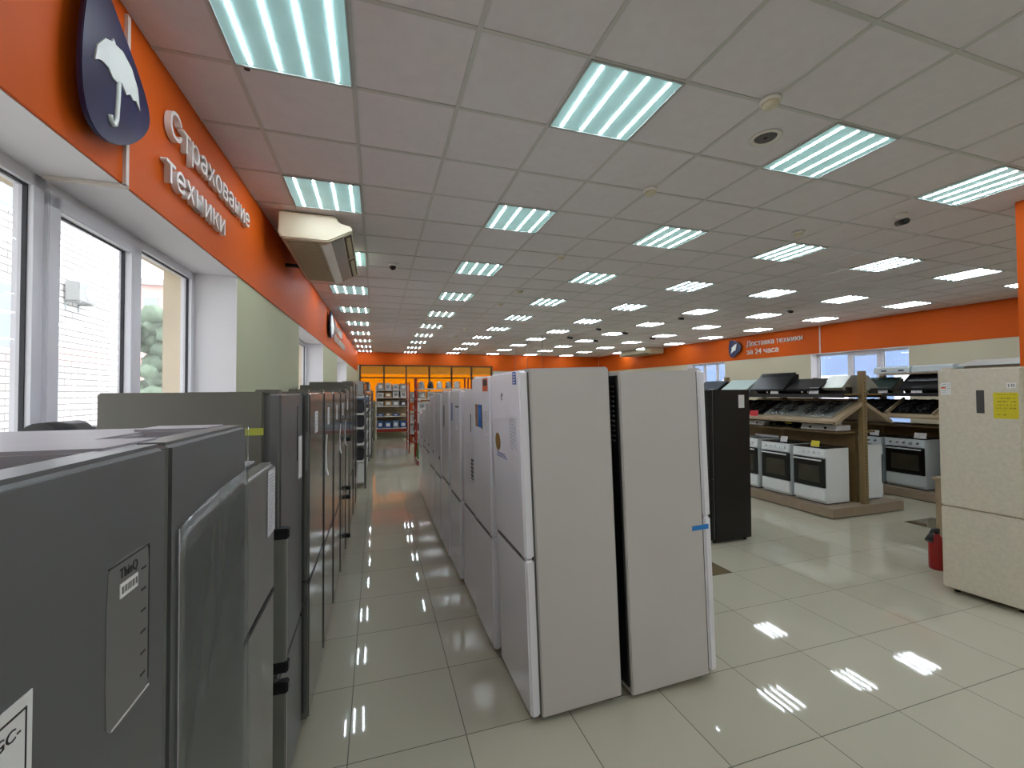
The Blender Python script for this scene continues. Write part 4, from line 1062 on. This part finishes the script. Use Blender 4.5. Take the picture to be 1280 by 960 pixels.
def carton(label, x, y, z, w, d, h, m, group, kind='box', rz=0):
    if kind == 'kettle':
        t = thing('kettle', label, 'kettle', (x, y, z), rz, group)
        MB().lathe([(.05, 0), (.08, .005), (.085, .05), (.065, .17), (.045, .2), (.01, .21)], 16).build('body', m, t)
        MB().tube([(.06, 0, .17), (.12, 0, .16), (.13, 0, .08), (.085, 0, .04)], .012, 6).build('handle', M['dark'], t)
        MB().cyl((-.06, 0, .14), (-.11, 0, .18), .025, .012, 8).build('spout', m, t)
    elif kind == 'oven':
        t = thing('microwave', label, 'microwave', (x, y, z), rz, group)
        MB().box(-w/2, w/2, -d/2, d/2, .01, h, bevel=.005).build('body', m, t)
        MB().box(-w/2+.02, w/2-.12, -d/2-.012, -d/2+.002, .03, h-.03).build('door', M['oven_glass'], t)
        MB().box(w/2-.10, w/2-.02, -d/2-.008, -d/2+.002, .03, h-.03).build('control_panel', M['box_grey'], t)
        box(-w/2+.03, w/2-.03, -d/2+.03, d/2-.03, 0, .012).build('foot', M['dark'], t)
    else:
        t = thing('carton', label, 'box', (x, y, z), rz, group)
        MB().box(-w/2, w/2, -d/2, d/2, 0, h, bevel=.003).build('box_body', m, t)
        box(-w*.28, w*.28, -d/2-.002, -d/2, h*.25, h*.72).build('label', M['paper'] if m is not M['box_white'] else M['box_grey'], t)
    return t
random.seed(21)
rack('end wall shelf rack with blue cartons at the end of the aisle', .0, 1.26, 18.25, 18.8, [.44, .93, 1.34, 1.69, 2.0], 2.2, M['shelf_white'], M['shelf_white'], 'y', M['redpost'])
LV = [('bottom', .44, ['box_blue', 'box_blue', 'box_lblue', 'box_blue'], .30), ('second', .93, ['box_blue', 'box_tan', 'box_blue', 'box_tan'], .13), ('middle', 1.34, ['box_white', 'box_tan', 'box_grey', 'box_dark'], .24), ('fourth', 1.69, ['box_white', 'box_tan', 'box_white', 'box_white'], .25), ('top', 2.0, ['box_grey', 'box_white', 'box_white', 'box_grey'], .32)]
CN = {'box_blue': 'blue', 'box_lblue': 'pale blue', 'box_tan': 'tan', 'box_white': 'white', 'box_grey': 'grey', 'box_dark': 'dark'}
for (nm, z, cs, hh) in LV:
    for k, c in enumerate(cs):
        carton('%s carton, %s from the left on the %s shelf of the end wall rack' % (CN[c], ORD[k], nm), .17+k*.305, 18.5, z, .25+random.uniform(-.03, .03), .34, hh*random.uniform(.75, 1.05), M[c], 'cartons on the end wall rack')
# left racks after the grey row
t = rack('white shelf rack beyond the grey refrigerators on the left', -.72, -.20, 8.9, 12.4, [.12, .52, .86, 1.18, 1.46, 1.80], 1.83, M['gasket'], M['shelf_white'], 'x')
rack('white shelf rack farther along the left wall', -.70, -.12, 13.0, 17.6, [.12, .55, .92, 1.27, 1.58, 1.92], 1.95, M['gasket'], M['shelf_white'], 'x')
for zi, (z, nm) in enumerate(((1.80, 'top'), (1.46, 'second'), (1.18, 'third'), (.86, 'fourth'), (.52, 'fifth'))):
    for k in range(5):
        m_ = M[random.choice(['box_grey', 'box_dark', 'box_dark'])]
        carton('appliance, %s from the near end on the %s shelf of the left white rack' % (ORD[k], nm), -.44, 9.3+k*.68, z, .46, .40, .25 if zi else .30, m_, 'appliances on the left racks', 'oven', PI/2)
for zi, (z, nm) in enumerate(((1.92, 'top'), (1.58, 'second'), (1.27, 'third'))):
    for k in range(6):
        m_ = M[random.choice(['box_grey', 'box_dark', 'box_dark', 'box_lblue'])]
        carton('boxed appliance, %s from the near end on the %s shelf of the far left rack' % (ORD[k], nm), -.40, 13.4+k*.75, z, .46, .40, .27, m_, 'appliances on the left racks', 'box', PI/2)
# red-post racks right of the aisle
rack('red-post shelf rack behind the white refrigerators', 1.06, 2.5, 12.0, 12.5, [.50, .80, 1.10, 1.40, 1.70, 1.98], 2.28, M['redpost'], M['shelf_white'])
rack('red-post shelf rack, second, right of the first behind the white refrigerators', 2.6, 4.2, 12.0, 12.5, [.50, .80, 1.10, 1.40, 1.70, 1.98], 2.12, M['redpost'], M['shelf_white'])
rack('narrow red-post rack beside the end of the aisle', .98, 1.35, 13.6, 14.6, [.30, .62, .95, 1.30, 1.66], 2.2, M['redpost'], M['shelf_white'])
for zi, (z, nm) in enumerate(((1.98, 'top'), (1.70, 'second'), (1.40, 'third'), (1.10, 'fourth'), (.80, 'fifth'), (.50, 'lowest'))):
    n = 12 if zi == 0 else 4
    for k in range(n):
        x = 1.22 + k*.25
        if 2.40 < x < 2.72: x += .32
        if x > 4.0: continue
        m_ = M[random.choice(['box_grey', 'box_dark', 'box_white', 'chrome', 'box_dark', 'box_white'])]
        if zi == 0: carton('kettle, %s from the aisle on the top shelf of the red-post rack' % ORD[k], x, 12.25, z, .2, .2, .2, m_, 'kettles on the red-post racks', 'kettle', random.uniform(0, 6))
        else: carton('carton, %s from the aisle on the %s shelf of the red-post rack' % (ORD[k], nm), x, 12.25, z, .2, .3, .2, m_, 'cartons on the red-post racks')
for zi, z in enumerate((.30, .62, .95, 1.30, 1.66)):
    for k in range(2):
        carton('%s carton on shelf %s of the narrow red-post rack' % (['nearer', 'farther'][k], ['one', 'two', 'three', 'four', 'five'][zi]), 1.165, 13.85+k*.45, z, .26, .3, .24, M[random.choice(['box_white', 'box_grey', 'orange_st'])], 'cartons on the narrow red-post rack')
t = thing('pallet_stand', 'low red stand with white edge at the foot of the red-post rack', 'stand', (1.22, 11.5, 0))
box(-.2, .2, -.28, .28, 0, .12).build('base', M['red'], t); box(-.21, .21, -.29, .29, .12, .15).build('top_edge', M['shelf_white'], t)
for k, (z, h_) in enumerate(((.151, .20), (.352, .17), (.523, .12))):
    carton('green carton, %s of the stack on the low red stand' % ['lowest', 'middle', 'topmost'][k], 1.21+.01*k, 11.5, z, .36-.03*k, .48, h_, M['box_green'], 'green cartons on the red stand')

# hanging banner over the middle of the hall
t = thing('hanging_banner', 'dark maroon banner hung on thin wires above the white refrigerators', 'banner', (4.8, 13.4, 0))
box(-.02, .02, -1.5, 1.5, 1.75, 2.56, bevel=.004).build('panel', M['maroon'], t)
box(-.026, .026, -1.52, 1.52, 2.53, 2.57).build('top_rail', M['dark'], t)
for y in (-1.3, 0, 1.3): MB().cyl((0, y, 2.56), (0, y, ZC), .006, n=8).build('wire', M['gasket'], t)

# bundle on the sill by the near window
t = thing('sill_bundle', 'pale bundle with a dark rounded top on the near left window sill', 'bundle', lw(2.2, 1.05, -.12))
box(-.09, .09, -.16, .16, 0, .57, bevel=.01).build('carton_base', M['grey_top'], t)
mb = MB(); mb.cyl((0, -.1, .625), (0, .12, .625), .062, n=20); mb.build('roll', M['dark'], t)
box(-.05, .07, .13, .32, .56, .655, bevel=.02).build('sleeve', M['grey_top'], t)
